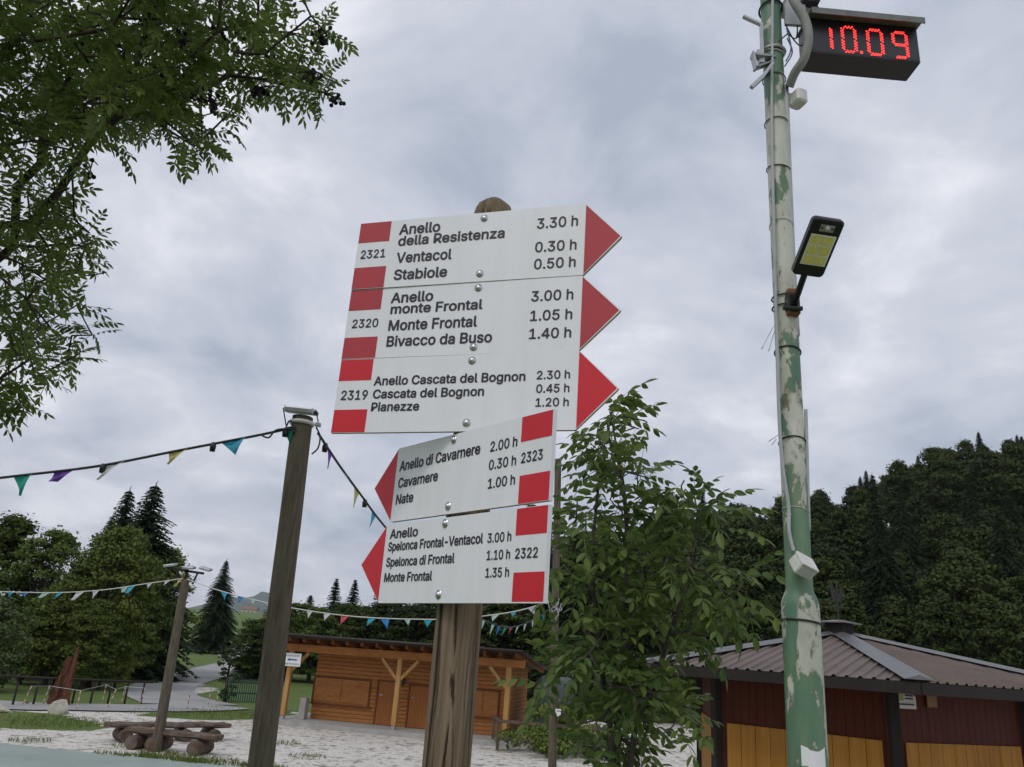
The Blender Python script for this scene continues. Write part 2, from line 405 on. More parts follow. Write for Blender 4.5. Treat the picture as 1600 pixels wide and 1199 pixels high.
def mat_ground():
    n = NT('gravel_and_grass'); at_ = n.n('ShaderNodeAttribute', attribute_name='gravel')
    v = n.coord((1, 1, 1))
    nz = n.noise(v, .9, 7, .65); nf = n.noise(v, 9, 5, .6); nb = n.noise(v, .16, 4)
    msk = n.math('ADD', at_.outputs['Fac'], n.math('MULTIPLY', n.math('SUBTRACT', nz, .5), 1.5))
    msk = n.ramp(msk, [(.40, (0, 0, 0)), (.56, (1, 1, 1))])
    gcol = n.ramp(nf, [(.3, (.42, .385, .34)), (.5, (.64, .605, .555)), (.72, (.80, .77, .72))])
    vo = n.n('ShaderNodeTexVoronoi'); n.l(v, vo.inputs['Vector']); vo.inputs['Scale'].default_value = 2.2; vo.inputs['Randomness'].default_value = 1
    deb = n.ramp(n.math('ADD', n.math('MULTIPLY', n.noise(v, 3.2, 6, .7), 1.0), n.math('MULTIPLY', nz, .35)), [(.70, (0, 0, 0)), (.77, (1, 1, 1))])
    gcol = n.mix(n.math('MULTIPLY', deb, .8), gcol, (.17, .125, .08))
    hcol = n.ramp(n.math('ADD', n.math('MULTIPLY', nf, .5), n.math('MULTIPLY', nz, .5)), [(.3, (.055, .095, .016)), (.5, (.10, .145, .025)), (.7, (.17, .185, .05))])
    hcol = n.mix(n.ramp(nb, [(.4, (0, 0, 0)), (.6, (1, 1, 1))]), hcol, n.mix(.5, hcol, (.07, .14, .02)))
    n.col(n.mix(msk, hcol, gcol)); n.set(Roughness=.95)
    n.bump(n.math('ADD', nf, n.noise(v, 30, 3)), .6, .05)
    return n.m
go = meshobj('ground', gv, gf, mat_ground(), None, True); tag(go, kind='structure')
at_ = go.data.attributes.new('gravel', 'FLOAT', 'POINT'); at_.data.foreach_set('value', np.array(gw, dtype=np.float32))
# dance floor slab, road
sa, sb = gnd(0, 1166), gnd(330, 1199)
sd = (sb-sa).normalized(); so_ = V(sa.x, sa.y, 0)
def mat_slab():
    n = NT('green_grey_floor_paint'); v = n.coord((1, 1, 1)); f = n.noise(v, .7, 7, .6)
    n.col(n.ramp(f, [(.3, (.22, .27, .24)), (.7, (.31, .36, .33))]))
    n.set(Roughness=.45); n.bump(n.noise(v, 40, 3), .15, .01); return n.m
nrm_ = V(-sd.y, sd.x, 0)
b = MB(); b.prism([(-14, 0), (9, 0), (9, -10), (-14, -10)], so_+V(0, 0, .06), sd, nrm_, V(0, 0, 1), .14)
slab = b.build('dance_floor', mat_slab()); tag(slab, kind='structure')
def mat_asphalt():
    n = NT('asphalt'); v = n.coord((1, 1, 1)); f = n.noise(v, .5, 6, .6)
    n.col(n.ramp(f, [(.3, (.25, .25, .25)), (.7, (.37, .365, .355))])); n.set(Roughness=.85); n.bump(n.noise(v, 60, 3), .3, .01); return n.m
MA = mat_asphalt()
def strip(pts, widths, lift, name):
    # pts centre line (world xy) smoothed with Catmull-Rom
    P = [Vector((p[0], p[1], 0)) for p in pts]; out = []; W = []
    for i in range(len(P)-1):
        p0, p1, p2, p3 = P[max(i-1, 0)], P[i], P[i+1], P[min(i+2, len(P)-1)]
        for k in range(14):
            t = k/14; out.append(.5*((2*p1)+(p2-p0)*t+(2*p0-5*p1+4*p2-p3)*t*t+(3*p1-p0-3*p2+p3)*t**3)); W.append(widths[i]*(1-t)+widths[i+1]*t)
    out.append(P[-1]); W.append(widths[-1]); vs = []; fs = []
    for i, p in enumerate(out):
        d = (out[min(i+1, len(out)-1)]-out[max(i-1, 0)]).normalized(); q = V(-d.y, d.x, 0)
        for k in range(5):
            c = p+q*(W[i]*(k/4-.5)); vs.append((c.x, c.y, terrain(c.x, c.y)+lift))
    for i in range(len(out)-1):
        for k in range(4): fs.append([i*5+k, i*5+k+1, i*5+k+6, i*5+k+5])
    fs = [f[::-1] for f in fs]
    o = meshobj(name, vs, fs, MA); tag(o, kind='structure'); return o
rp_ = [gnd(*p) for p in ((300, 1102), (254, 1087), (260, 1071), (302, 1058), (345, 1046), (380, 1036), (372, 1025), (368, 1016), (398, 1010))]
strip([p.xy for p in rp_], [4, 3.2, 3.2, 3.4, 3.6, 3.8, 4.2, 4.6, 5], .03, 'road')
rp2 = [gnd(*p) for p in ((-900, 1030), (-100, 1096), (100, 1106), (270, 1108), (345, 1104))]
strip([p.xy for p in rp2], [5, 3, 2.6, 2.8, 3.2], .045, 'path')
# mountains on the horizon
def mat_mtn():
    n = NT('forested_mountain'); f = n.noise(n.coord((1, 1, 1)), .004, 6, .6)
    n.col(n.ramp(f, [(.4, (.035, .06, .06)), (.6, (.09, .13, .10))])); n.set(Roughness=1); return n.m
vs = []; fs = []; NXM = 80
for j in range(12):
    for i in range(NXM+1):
        x = -2600+i*(3400/NXM); t = j/11
        h = 40+95*math.exp(-((x+970)/170)**2)+55*math.exp(-((x+1500)/300)**2)+60*math.exp(-((x+500)/260)**2)+18*math.sin(x*.013)+10*math.sin(x*.041+2)
        prof = math.sin(math.pi*t)**1.2
        vs.append((x, 2500+1400*t+60*math.sin(x*.01+j), -10+h*1.12*prof*(1+.12*math.sin(x*.03+j*1.7))))
for j in range(11):
    for i in range(NXM): fs.append([j*(NXM+1)+i, j*(NXM+1)+i+1, (j+1)*(NXM+1)+i+1, (j+1)*(NXM+1)+i])
tag(meshobj('mountains', vs, fs, mat_mtn(), None, True), kind='structure')
# ---------------------------------------------------------------- signpost with five trail signs
PX, PY, PR_ = -.0609, 1.3758, .0385
def build_post():
    NS, NZ = 140, 170; z0 = terrain(PX, PY)-.05; z1 = EYE+.852
    vs = []; fs = []; gd = []
    gro = [(random.uniform(0, 6.283), random.uniform(.04, .11), random.uniform(.0016, .0046), random.uniform(0, 6)) for _ in range(30)]
    for j in range(NZ+1):
        t = j/NZ; z = z0+(z1-z0)*t
        for i in range(NS):
            a = 2*math.pi*i/NS
            kz, ka = z-(EYE-.055), math.atan2(math.sin(a-4.72), math.cos(a-4.72))
            swirl = .22*math.exp(-(kz/.07)**2)*(1 if ka > 0 else -1)*math.exp(-(ka/.9)**2)
            r_ = PR_
            for g_, wd, dp, ph in gro:
                da = a+swirl-g_-.12*math.sin(z*3+ph)-.04*math.sin(z*11+ph*2); da = math.atan2(math.sin(da), math.cos(da))
                r_ -= dp*math.exp(-(da/wd)**2)*(.6+.4*math.sin(z*5+ph))
            r_ -= .0035*math.exp(-(kz/.012)**2-(ka/.16)**2)
            end = (z1-z); 
            if end < .03: r_ *= math.sqrt(max(.02, 1-(1-end/.03)**2*.75))
            aa = a+swirl; band = .5*math.sin(7*aa+1.3*math.sin(z*2.1))+.4*math.sin(15*aa+2+.9*math.sin(z*3.3+1))+.35*math.sin(29*aa+1+.7*math.sin(z*4.7))+.25*math.sin(53*aa+.9*math.sin(z*7)); gd.append((max(0, (PR_-r_)/.007)+max(0, band+.05)*.55+1.1*math.exp(-((kz+.15*ka)/.009)**2-(ka/.17)**2)) if end > .03 else .35); vs.append((PX+r_*math.cos(a), PY+r_*math.sin(a), z))
    for j in range(NZ):
        for i in range(NS):
            k = (i+1) % NS; fs.append([j*NS+i, j*NS+k, (j+1)*NS+k, (j+1)*NS+i])
    fs.append([NZ*NS+i for i in range(NS)])
    o = meshobj('signpost', vs, fs, M['post'], None, True, (PX, PY, z0)); ga_ = o.data.attributes.new('crack', 'FLOAT', 'POINT'); ga_.data.foreach_set('value', np.array(gd, dtype=np.float32))
    tag(o, 'round weathered wooden post with deep vertical cracks carrying five trail arrow signs', 'signpost')
build_post()
FONT = None
try: FONT = bpy.data.fonts.load(bpy.utils.system_resource('DATAFILES', path='fonts')+'/Inter.woff2')   # Blender's own bundled typeface
except Exception: FONT = None
_tm = {}
def text_raw(body, off):
    if 'R' in body:                                   # this face's R is drawn as two overlapping pieces: P and a leg
        i = body.index('R'); vs, fs = text_raw(body.replace('R', 'P'), off); a_, _ = text_raw(body[:i]+'P', off); p_, _ = text_raw('P', off)
        x1 = max(q[0] for q in a_); w_ = max(q[0] for q in p_)-min(q[0] for q in p_); h_ = max(q[1] for q in p_); x0 = x1-w_; b0 = len(vs)
        return vs+[(x0+w_*.40, h_*.44), (x0+w_*.84, 0), (x0+w_*1.06, 0), (x0+w_*.62, h_*.44)], fs+[[b0, b0+1, b0+2, b0+3]]
    if '4' in body and FONT:                          # likewise the 4: stem, bar and diagonal laid edge to edge
        i = body.index('4'); vs, fs = text_raw(body.replace('4', '0', 1), off); a_, _ = text_raw(body[:i]+'0', off); p_, _ = text_raw('0', off)
        x1 = max(q[0] for q in a_); w_ = max(q[0] for q in p_)-min(q[0] for q in p_); h_ = max(q[1] for q in text_raw('H', off)[0]); x0 = x1-w_
        fs = [f for f in fs if not all(x0-.005 <= vs[j][0] <= x1+.005 for j in f)]; vs = [(x0, h_*.3) if x0-.005 <= q[0] <= x1+.005 else q for q in vs]; b0 = len(vs)
        P4 = [(.64, 0), (.82, 0), (.82, 1), (.64, 1), (-.02, .21), (.64, .21), (.64, .345), (-.02, .345), (.82, .21), (1.03, .21), (1.03, .345), (.82, .345), (.17, .345), (.64, .84), (.60, 1)]
        return vs+[(x0+w_*u, h_*v) for u, v in P4], fs+[[b0+j for j in f] for f in ([0, 1, 2, 3], [4, 5, 6, 7], [8, 9, 10, 11], [7, 12, 13, 3, 14])]
    k = (body, off)
    if k in _tm: return _tm[k]
    cu = bpy.data.curves.new('t', 'FONT'); cu.body = body; cu.size = 1
    if FONT: cu.font = FONT
    cu.resolution_u = 3; cu.fill_mode = 'FRONT'
    ob = bpy.data.objects.new('t', cu); COL.objects.link(ob)
    me = bpy.data.meshes.new_from_object(ob)
    vs = [(v.co.x, v.co.y) for v in me.vertices]; fs = [list(p.vertices) for p in me.polygons]
    bpy.data.objects.remove(ob); bpy.data.curves.remove(cu); bpy.data.meshes.remove(me)
    _tm[k] = (vs, fs); return vs, fs
def place_text(body, o, X, Y, Z, u0, u1, v, cap, mat, parent, off=.023, name='lettering', slant=0):
    if any(q_.isdigit() for q_ in body): off *= .68
    vs, fs = text_raw(body, off); hv, _ = text_raw('H', off)
    ch = max(p[1] for p in hv); xa = min(p[0] for p in vs); xb = max(p[0] for p in vs)
    k = (u1-u0)/(xb-xa); q = cap/ch
    sh = [(0, 0)]+[(math.cos(t)*off, math.sin(t)*off) for t in [math.pi/4*i_ for i_ in range(8)]]   # printed bold: the stroke spread evenly outwards
    pts = []; F2 = []
    for i_, (sx_, sy_) in enumerate(sh):
        b0 = len(pts); pts += [o+X*(u0+(x+sx_-xa)*k)+Y*(v+(y+sy_)*q)+Z*(.0006+.00002*i_) for x, y in vs]; F2 += [[j+b0 for j in f] for f in fs]
    fs = F2
    if fs:
        a, b_, c = [pts[i] for i in fs[0][:3]]
        if (b_-a).cross(c-a).dot(Z) < 0: fs = [f[::-1] for f in fs]
    return meshobj(name, pts, fs, mat, parent)
T = .008
def sign(crop, x, y, z, th, tip, h, L, left, red, label, bands, texts, bolts, capk=1.0):
    X = V(math.cos(th), math.sin(th), 0); Y = V(0, 0, 1); Z = X.cross(Y)       # Z towards the viewer
    o = V(x, y, EYE+z)
    root = thing('trail_sign', label, 'sign', o+X*(L/2)-Y*h, 'trail arrow signs on the wooden post')
    c = .004
    if left: out = [(-tip+.003, -h/2+.004), (-tip, -h/2), (-tip+.003, -h/2-.004), (0, -h), (L, -h), (L, 0), (0, 0)]; 
    else: out = [(0, -h), (L, -h), (L+tip-.003, -h/2-.004), (L+tip, -h/2), (L+tip-.003, -h/2+.004), (L, 0), (0, 0)]
    if left: out = [(-tip, -h/2), (0, -h), (L, -h), (L, 0), (0, 0)]
    bd = MB(); bd.prism(out, o, X, Y, Z, T)
    board = bd.build('board', M['sign_face'], root); board.data.materials.append(M['sign_edge'])
    for p in board.data.polygons:
        if abs(p.normal.dot(Z)) < .5 and not (left and p.normal.dot(X) > .9): p.material_index = 1
    e = .0015; a = MB(); g = .0014
    if left: pts = [(-tip+e*1.6, -h/2), (-g, -h+e*1.8), (-g, -e*1.8)]
    else: pts = [(L+g, -h+e*1.8), (L+tip-e*1.6, -h/2), (L+g, -e*1.8)]
    a.add([o+X*u+Y*v+Z*.0004 for u, v in pts], [[0, 1, 2]]); a.build('arrow_head', red, root)
    s0, d0 = crop
    def uv(cx, cy):
        p = onplane(d0[0]+cx*s0, d0[1]+cy*s0, o, Z)-o; return p.dot(X), p.dot(Y)
    for (c0, c1) in bands:
        (u0, v0), (u1, v1) = uv(*c0), uv(*c1)
        u0, u1 = (max(u0, .0008), u1) if not left else (u0, L-.0008)
        v0 = min(v0, -.0008); v1 = max(v1, -h+.0008)
        a = MB(); a.add([o+X*u+Y*v+Z*.0004 for u, v in ((u0, v1), (u1, v1), (u1, v0), (u0, v0))], [[0, 1, 2, 3]]); a.build('red_band', red, root)
    for body, c0, c1, cap in texts:
        (u0, v0), (u1, v1) = uv(*c0), uv(*c1)
        _, vt = uv(c0[0], c0[1]-cap)
        place_text(body, o, X, Y, Z, u0, u1, (v0+v1)/2, (vt-v0)*capk, M['letter'], root)
    for c0 in bolts:
        u_, v_ = uv(*c0); q = o+X*u_+Y*v_
        bm_ = MB(); bm_.tube([q, q+Z*.0012], .0075, 14); bm_.dome(q+Z*.0012, Z, .0056, .0042, 12)
        bm_.build('bolt', M['bolt'], root, True)
    return root
C1 = (.33356, (500, 290)); C2 = (.28359, (540, 620))
sign(C1, -.3276, 1.4081, .8003, R(-16.74), .069, .1476, .46, False, M['sign_red_old'],
 'topmost white arrow sign pointing right, numbered 2321, reading Anello della Resistenza',
 [((188, 180), (324, 260)), ((160, 388), (297, 480))],
 [('Anello', (372, 230), (560, 216), 45), ('della Resistenza', (367, 281), (862, 246), 42), ('Ventacol', (358, 362), (614, 345), 45), ('Stabiole', (346, 442), (592, 427), 45),
  ('3.30 h', (1017, 203), (1207, 188), 46), ('0.30 h', (1008, 313), (1200, 300), 46), ('0.50 h', (1003, 393), (1196, 380), 46), ('2321', (190, 343), (303, 337), 37)],
 [(770, 154), (749, 413)])
sign(C1, -.3278, 1.411, .6520, R(-17.0), .0711, .1445, .46, False, M['sign_red_old'],
 'white arrow sign pointing right, numbered 2320, reading Bivacco da Buso, second from top',
 [((143, 492), (284, 580)), ((115, 715), (257, 812))],
 [('Anello', (333, 550), (527, 540), 45), ('monte Frontal', (331, 602), (759, 578), 42), ('Monte Frontal', (321, 680), (733, 660), 46), ('Bivacco da Buso', (312, 755), (803, 733), 46),
  ('3.00 h', (990, 543), (1185, 533), 46), ('1.05 h', (985, 635), (1180, 625), 46), ('1.40 h', (980, 720), (1175, 710), 46), ('2320', (150, 668), (270, 663), 38)],
 [(743, 480), (720, 757)])
sign(C1, -.3274, 1.4118, .5068, R(-17.4), .0712, .1445, .46, False, M['sign_red'],
 'white arrow sign pointing right with bright red bands, numbered 2319, reading Cascata del Bognon',
 [((98, 816), (239, 912)), ((65, 1052), (208, 1158))],
 [('Anello Cascata del Bognon', (253, 936), (960, 915), 39), ('Cascata del Bognon', (248, 998), (766, 984), 39), ('Pianezze', (240, 1058), (462, 1053), 39),
  ('2.30 h', (1016, 908), (1170, 904), 38), ('0.45 h', (1013, 972), (1167, 967), 38), ('1.20 h', (1010, 1037), (1164, 1032), 38), ('2319', (98, 1005), (220, 1002), 42)],
 [(713, 820), (687, 1112)])
k = .93
sign(C2, -.2239*k, 1.5933*k, .3861*k, R(-50.0), .0794*k, .1521*k, .46*k, True, M['sign_red'],
 'white arrow sign pointing left, numbered 2323, reading Anello di Cavarnere and Nate',
 [((976, 105), (1142, 213)), ((960, 437), (1124, 574))],
 [('Anello di Cavarnere', (298, 412), (740, 312), 50), ('Cavarnere', (290, 502), (506, 463), 50), ('Nate', (278, 592), (370, 580), 50),
  ('2.00 h', (798, 302), (945, 275), 52), ('0.30 h', (790, 403), (938, 378), 52), ('1.00 h', (785, 505), (932, 485), 52), ('2323', (968, 365), (1085, 347), 54)],
 [(597, 238), (566, 604)])
sign(C2, -.2267*k, 1.5766*k, .2248*k, R(-49.7), .0824*k, .1497*k, .46*k, True, M['sign_red'],
 'lowest white arrow sign pointing left, numbered 2322, reading Spelonca Frontal-Ventacol',
 [((947, 605), (1117, 750)), ((926, 970), (1095, 1130))],
 [('Anello', (245, 782), (396, 768), 48), ('Spelonca Frontal-Ventacol', (235, 850), (755, 808), 46), ('Spelonca di Frontal', (224, 938), (598, 913), 46), ('Monte Frontal', (213, 1020), (474, 1012), 46),
  ('3.00 h', (782, 805), (912, 795), 50), ('1.10 h', (778, 900), (905, 893), 50), ('1.35 h', (771, 998), (900, 990), 50), ('2322', (935, 893), (1058, 885), 54)],
 [(550, 699), (513, 1091)])
# ---------------------------------------------------------------- green pole with clock and solar lamp
GX, GY = 1.348, 3.6; GZ = terrain(GX, GY); RB, RT_ = .081, .058
def polez(py): return at(1235, py, GY).z
zsw = polez(930)
def gr_(z): return RB if z < zsw-.04 else (RT_ if z > zsw+.03 else RT_+(RB-RT_)*(zsw+.03-z)/.07)
gp = thing('steel_pole', 'tall steel pole with peeling green and cream paint carrying cables, clock and lamp', 'pole', (GX, GY, GZ))
zt = polez(-160)
prof = [GZ-.05, zsw-.10, zsw-.045, zsw-.03, zsw-.01, zsw+.015, zsw+.03, zsw+.1, (zsw+zt)/2, zt]
rr = [RB+.002, RB, RB, RB*.985, RB*.90, RT_*1.07, RT_+.001, RT_, RT_*.97, RT_*.94]
b = MB(); b.tube([(GX, GY, z) for z in prof], rr, 40); auto_smooth(b.build('shaft', M['pole_paint'], gp))
b = MB(); b.tube([(GX, GY, zt), (GX, GY, zt+.03)], [RT_, RT_*.6], 24); b.build('pole_cap', M['steel'], gp)
def gpt(px, py, Y): return at(px, py, Y)
def smooth(pts, k=8):
    P = [Vector(p) for p in pts]; out = []
    for i in range(len(P)-1):
        p0, p1, p2, p3 = P[max(i-1, 0)], P[i], P[i+1], P[min(i+2, len(P)-1)]
        for q in range(k):
            t = q/k; out.append(.5*((2*p1)+(p2-p0)*t+(2*p0-5*p1+4*p2-p3)*t*t+(3*p1-p0-3*p2+p3)*t**3))
    return out+[P[-1]]
yf = GY-.062
cab = smooth([gpt(1207, -60, yf), gpt(1207, 40, yf), gpt(1206, 200, yf), gpt(1209, 350, yf), gpt(1213, 500, yf), gpt(1217, 640, yf), gpt(1222, 720, yf), gpt(1232, 790, yf-.004), gpt(1233, 830, yf-.01), gpt(1240, 862, yf-.02)], 8)
b = MB(); b.tube(cab, .0085, 8); b.build('supply_cable', M['grey_pipe'], gp, True)
con = [gpt(1232, 128, yf), gpt(1237, 260, yf), gpt(1244, 420, yf+.005), gpt(1250, 520, yf+.01)]
con = [p + V(.0, .04, 0) for p in con]
b = MB(); b.tube(smooth(con, 5), .0145, 12); b.build('rigid_conduit', M['grey_pipe'], gp, True)
con2 = smooth([gpt(1259, 640, GY-.02), gpt(1260, 680, GY-.02), gpt(1262, 760, GY-.02), gpt(1264, 830, GY-.02)], 5)
b = MB(); b.tube(con2, .009, 8); b.build('lower_conduit', M['grey_pipe'], gp, True)
hp = smooth([gpt(1234, -14, 3.46), gpt(1243, 6, 3.43), gpt(1258, 32, 3.42), gpt(1263, 62, 3.42), gpt(1256, 92, 3.45), gpt(1242, 114, 3.5), gpt(1233, 136, 3.55)], 26)
b = MB(); b.tube(hp, [.0245+.0022*math.sin(i*2.1) for i in range(len(hp))], 14); b.build('corrugated_hose', M['hose'], gp, True)
b = MB()
for py, wd, mt in ((196, .003, 0), (268, .003, 0), (356, .002, 1), (552, .0036, 0), (692, .0034, 0), (800, .0018, 1), (972, .0050, 0), (88, .003, 1), (18, .006, 0), (128, .003, 0)):
    z = polez(py); bb = MB(); bb.ring((GX, GY, z), gr_(z)+wd*.8+(.0 if py in (972, 692, 800) else .001), wd, V(0, 0, 1), 28, V(random.uniform(-.01, .01), random.uniform(-.02, .02), 0))
    bb.build('cable_tie', M['pale_plastic'] if mt else M['rubber'], gp, True)
for pts in ([(1212, 505), (1203, 520), (1190, 546)], [(1212, 512), (1207, 528), (1201, 549)], [(1222, 676), (1210, 684), (1201, 690)], [(1213, 686), (1206, 695)], [(1226, 970), (1221, 958), (1226, 946)]):
    b = MB(); b.tube(smooth([gpt(x_, y_, GY-.06) for x_, y_ in pts], 4), .0022, 5); b.build('tie_wire', M['steel'], gp, True)
for pts, mt in (([(1228, 40), (1240, 62), (1252, 72), (1258, 60)], 'rubber'), ([(1230, 52), (1244, 60), (1246, 30)], 'rubber'), ([(1230, 60), (1238, 82), (1226, 104)], 'blue_cable'), ([(1229, 44), (1236, 76), (1228, 96)], 'blue_cable'), ([(1206, 76), (1220, 62), (1232, 52)], 'rubber'), ([(1268, 22), (1276, 10), (1281, 18)], 'rubber')):
    b = MB(); b.tube(smooth([gpt(x_, y_, GY-.05) for x_, y_ in pts], 5), .004, 6); b.build('loose_cable', M[mt], gp, True)
# paper remnant glued low on the pole
z0, z1 = polez(1196), polez(1166); vs = []; fs = []
for j in range(5):
    for i in range(13):
        a = R(-128)+R(72)*i/12; zq = z0+(z1-z0)*j/4+((.010*math.sin(i*.55+1)+random.uniform(-.003, .003)) if j in (0, 4) else 0)
        vs.append((GX+(RB+.002)*math.cos(a), GY+(RB+.002)*math.sin(a), zq))
for j in range(4):
    for i in range(12): fs.append([j*13+i, j*13+i+1, j*13+i+14, j*13+i+13])
meshobj('paper_remnant', vs, fs, M['sign_white'], gp, True)
# antenna bracket on the left side
b = MB()
b.beam(gpt(1161, 26, 3.56), gpt(1189, 39, 3.56), .022, .012); b.beam(gpt(1189, 37, 3.56), gpt(1191, 88, 3.56), .022, .014)
b.build('bracket_arm', M['steel'], gp)
b = MB(); b.beam(gpt(1176, 88, 3.52), gpt(1208, 92, 3.56), .05, .012); b.beam(gpt(1175, 84, 3.52), gpt(1181, 108, 3.52), .05, .008); b.beam(gpt(1181, 107, 3.52), gpt(1206, 98, 3.56), .05, .008)
b.beam(gpt(1186, 80, 3.54), gpt(1190, 100, 3.54), .03, .03); b.build('clamp_plate', M['steel'], gp)
b = MB(); b.beam(gpt(1208, 98, 3.5), gpt(1192, 120, 3.5), .016, .016); b.beam(gpt(1192, 120, 3.5), gpt(1174, 137, 3.5), .022, .02); b.build('clamp_strut', M['steel'], gp)
b = MB(); b.ring((GX, GY, polez(86)), RT_+.006, .010, V(0, 0, 1), 24); b.build('clamp_band', M['steel'], gp, True)
# grey sensor housing under the hose
q = gpt(1247, 155, 3.56); b = MB(); b.box(q, (.07, .09, .085), (V(.95, .3, 0), V(-.3, .95, 0), V(0, 0, 1)), .012); b.beam(gpt(1226, 150, 3.6), q, .03, .03)
auto_smooth(b.build('sensor_housing', M['pale_plastic'], gp), 30)
# bracket plate to the clock
b = MB(); b.beam(gpt(1222, 12, 3.6), gpt(1268, 20, 3.62), .10, .06); b.box(gpt(1242, 24, 3.55), (.12, .02, .15)); b.build('clock_bracket', M['grey_pipe'], gp)
b = MB(); b.box(gpt(1262, 10, 3.58), (.1, .14, .05), None, .012); auto_smooth(b.build('cable_box', M['rubber'], gp), 30)
# --- the clock
th = R(1.7); X = V(math.cos(th), math.sin(th), 0); Y = V(0, 0, 1); Z = X.cross(Y)
o = V(1.5267, 3.5022, at(1265, 27, 3.5022).z+.0); Lc, hc, dc = .6218, .2485, .155
o.z = EYE+ (3.2 if False else 0) + (at(1265, 27, 3.5022).z-EYE)
ck = thing('led_clock', 'black outdoor digital clock showing 10.09 in red on the green pole', 'clock', o-Y*hc+X*Lc/2)
b = MB(); b.box(o+X*Lc/2-Y*hc/2-Z*dc/2, (Lc, dc, hc), (X, -Z, Y), .006); b.build('housing', M['black_plastic'], ck)
b = MB(); b.add([o+X*u+Y*v+Z*.0012 for u, v in ((.012, -hc+.014), (Lc-.012, -hc+.014), (Lc-.012, -.02), (.012, -.02))], [[0, 1, 2, 3]]); b.build('display_panel', M['clock_face'], ck)
b = MB(); b.box(o+X*Lc/2+Y*.004-Z*(dc/2-.03), (Lc+.02, dc+.07, .014), (X, -Z, Y), .003); b.box(o+X*Lc/2-Y*.012+Z*.064, (Lc+.02, .006, .04), (X, -Z, Y)); b.build('rain_lip', M['clock_lip'], ck)
def cuv(cx_, cy_):
    p = onplane(1140+cx_*.25, cy_*.25, o, Z)-o; return p.dot(X), p.dot(Y)
SEG = {'0': 'abcdef', '1': 'bc', '9': 'abcdfg'}
def led_digit(ch, c0, c1):
    (ua, va), (ub, vb) = cuv(*c0), cuv(*c1); W, H = ub-ua, va-vb; b = MB(); p = .0095; rd = .0052
    def dot(u, v):
        c = o+X*u+Y*v+Z*.003; b.add([c+(X*math.cos(t)+Y*math.sin(t))*rd for t in [math.pi*i/3 for i in range(6)]], [[0, 1, 2, 3, 4, 5]])
    def line(u0, v0, u1, v1):
        n_ = max(2, int(round(math.hypot(u1-u0, v1-v0)/.0165))); dx, dy = (u1-u0)/n_, (v1-v0)/n_; l_ = math.hypot(dx, dy)
        nx, ny = -dy/l_*p, dx/l_*p
        for r_ in range(2):
            for i in range(n_):
                t = i+.25+.5*r_; dot(u0+dx*t+nx*(r_-.5), v0+dy*t+ny*(r_-.5))
    m_ = .008; S_ = {'a': (m_, 0, W-m_, 0), 'b': (W, -m_, W, -H/2+m_/2), 'c': (W, -H/2-m_/2, W, -H+m_), 'd': (m_, -H, W-m_, -H), 'e': (0, -H/2-m_/2, 0, -H+m_), 'f': (0, -m_, 0, -H/2+m_/2), 'g': (m_, -H/2, W-m_, -H/2)}
    for s_ in SEG[ch]:
        u0, v0, u1, v1 = S_[s_]; line(ua+u0, va+v0, ua+u1, va+v1)
    b.build('digit', M['led'], ck)
led_digit('1', (560, 166), (640, 314)); led_digit('0', (700, 170), (792, 330)); led_digit('0', (858, 188), (960, 348)); led_digit('9', (1016, 204), (1116, 366))
u_, v_ = cuv(818, 334); b = MB()
for i in range(2):
    for j in range(2):
        c = o+X*(u_+.009*i)+Y*(v_+.009*j)+Z*.003; b.add([c+(X*math.cos(t)+Y*math.sin(t))*.004 for t in [math.pi*q/3 for q in range(6)]], [[0, 1, 2, 3, 4, 5]])
b.build('digit_point', M['led'], ck)
# --- solar street lamp
ps, ta = R(7.78), R(38.17); A = V(math.cos(ps), math.sin(ps), 0); B = V(math.sin(ps)*math.cos(ta), -math.cos(ps)*math.cos(ta), math.sin(ta))
N = A.cross(B)
if N.z > 0: N = -N
o = V(1.3132, 3.4, EYE+1.824); wl, ll = .159, .293
sl_ = thing('solar_lamp', 'black solar lamp head with six yellow chips clamped on the green pole', 'lamp', o)
def lp(u, v, d=0): return o+A*u+B*v+N*d
def rrect(u0, v0, u1, v1, r_, k=5):
    out = []
    for cx_, cy_, a0 in ((u1-r_, v0+r_, -90), (u1-r_, v1-r_, 0), (u0+r_, v1-r_, 90), (u0+r_, v0+r_, 180)):
        for i in range(k+1): a = R(a0+90*i/k); out.append((cx_+r_*math.cos(a), cy_+r_*math.sin(a)))
    return out
ol = rrect(0, 0, wl, ll, .022); n_ = len(ol); vs = []; fs = []
for ins, d in ((.006, 0), (0, -.006), (0, -.03), (.008, -.038)):
    vs += [lp(wl/2+(u-wl/2)*(1-ins/wl*2), ll/2+(v-ll/2)*(1-ins/ll*2), d) for u, v in ol]
fs = [list(range(n_)), [3*n_+i for i in range(n_)][::-1]]
for k_ in range(3):
    for i in range(n_): j = (i+1) % n_; fs.append([k_*n_+i, k_*n_+n_+i, k_*n_+n_+j, k_*n_+j])
auto_smooth(meshobj('head', vs, fs, M['black_plastic'], sl_), 35)
b = MB(); b.prism([(.016, .06), (wl-.016, .06), (wl-.016, .215), (.016, .215)], lp(0, 0, .0015), A, B, N, .001); b.build('reflector', M['sign_white'], sl_)
for i in range(2):
    for j in range(3):
        u0 = .0235+i*.059; v0 = .066+j*.0505
        b = MB(); b.prism([(u0, v0), (u0+.052, v0), (u0+.052, v0+.043), (u0, v0+.043)], lp(0, 0, .004), A, B, N, .002); b.build('led_chip', M['cob'], sl_)
b = MB(); b.prism([(.045, .232), (.115, .232), (.115, .266), (.045, .266)], lp(0, 0, .003), A, B, N, .002); pb = b.build('sensor_panel', M['steel'], sl_)
b = MB(); b.dome(lp(.08, .249, .003), N, .012, .009); b.build('sensor_dome', M['pale_plastic'], pb, True)
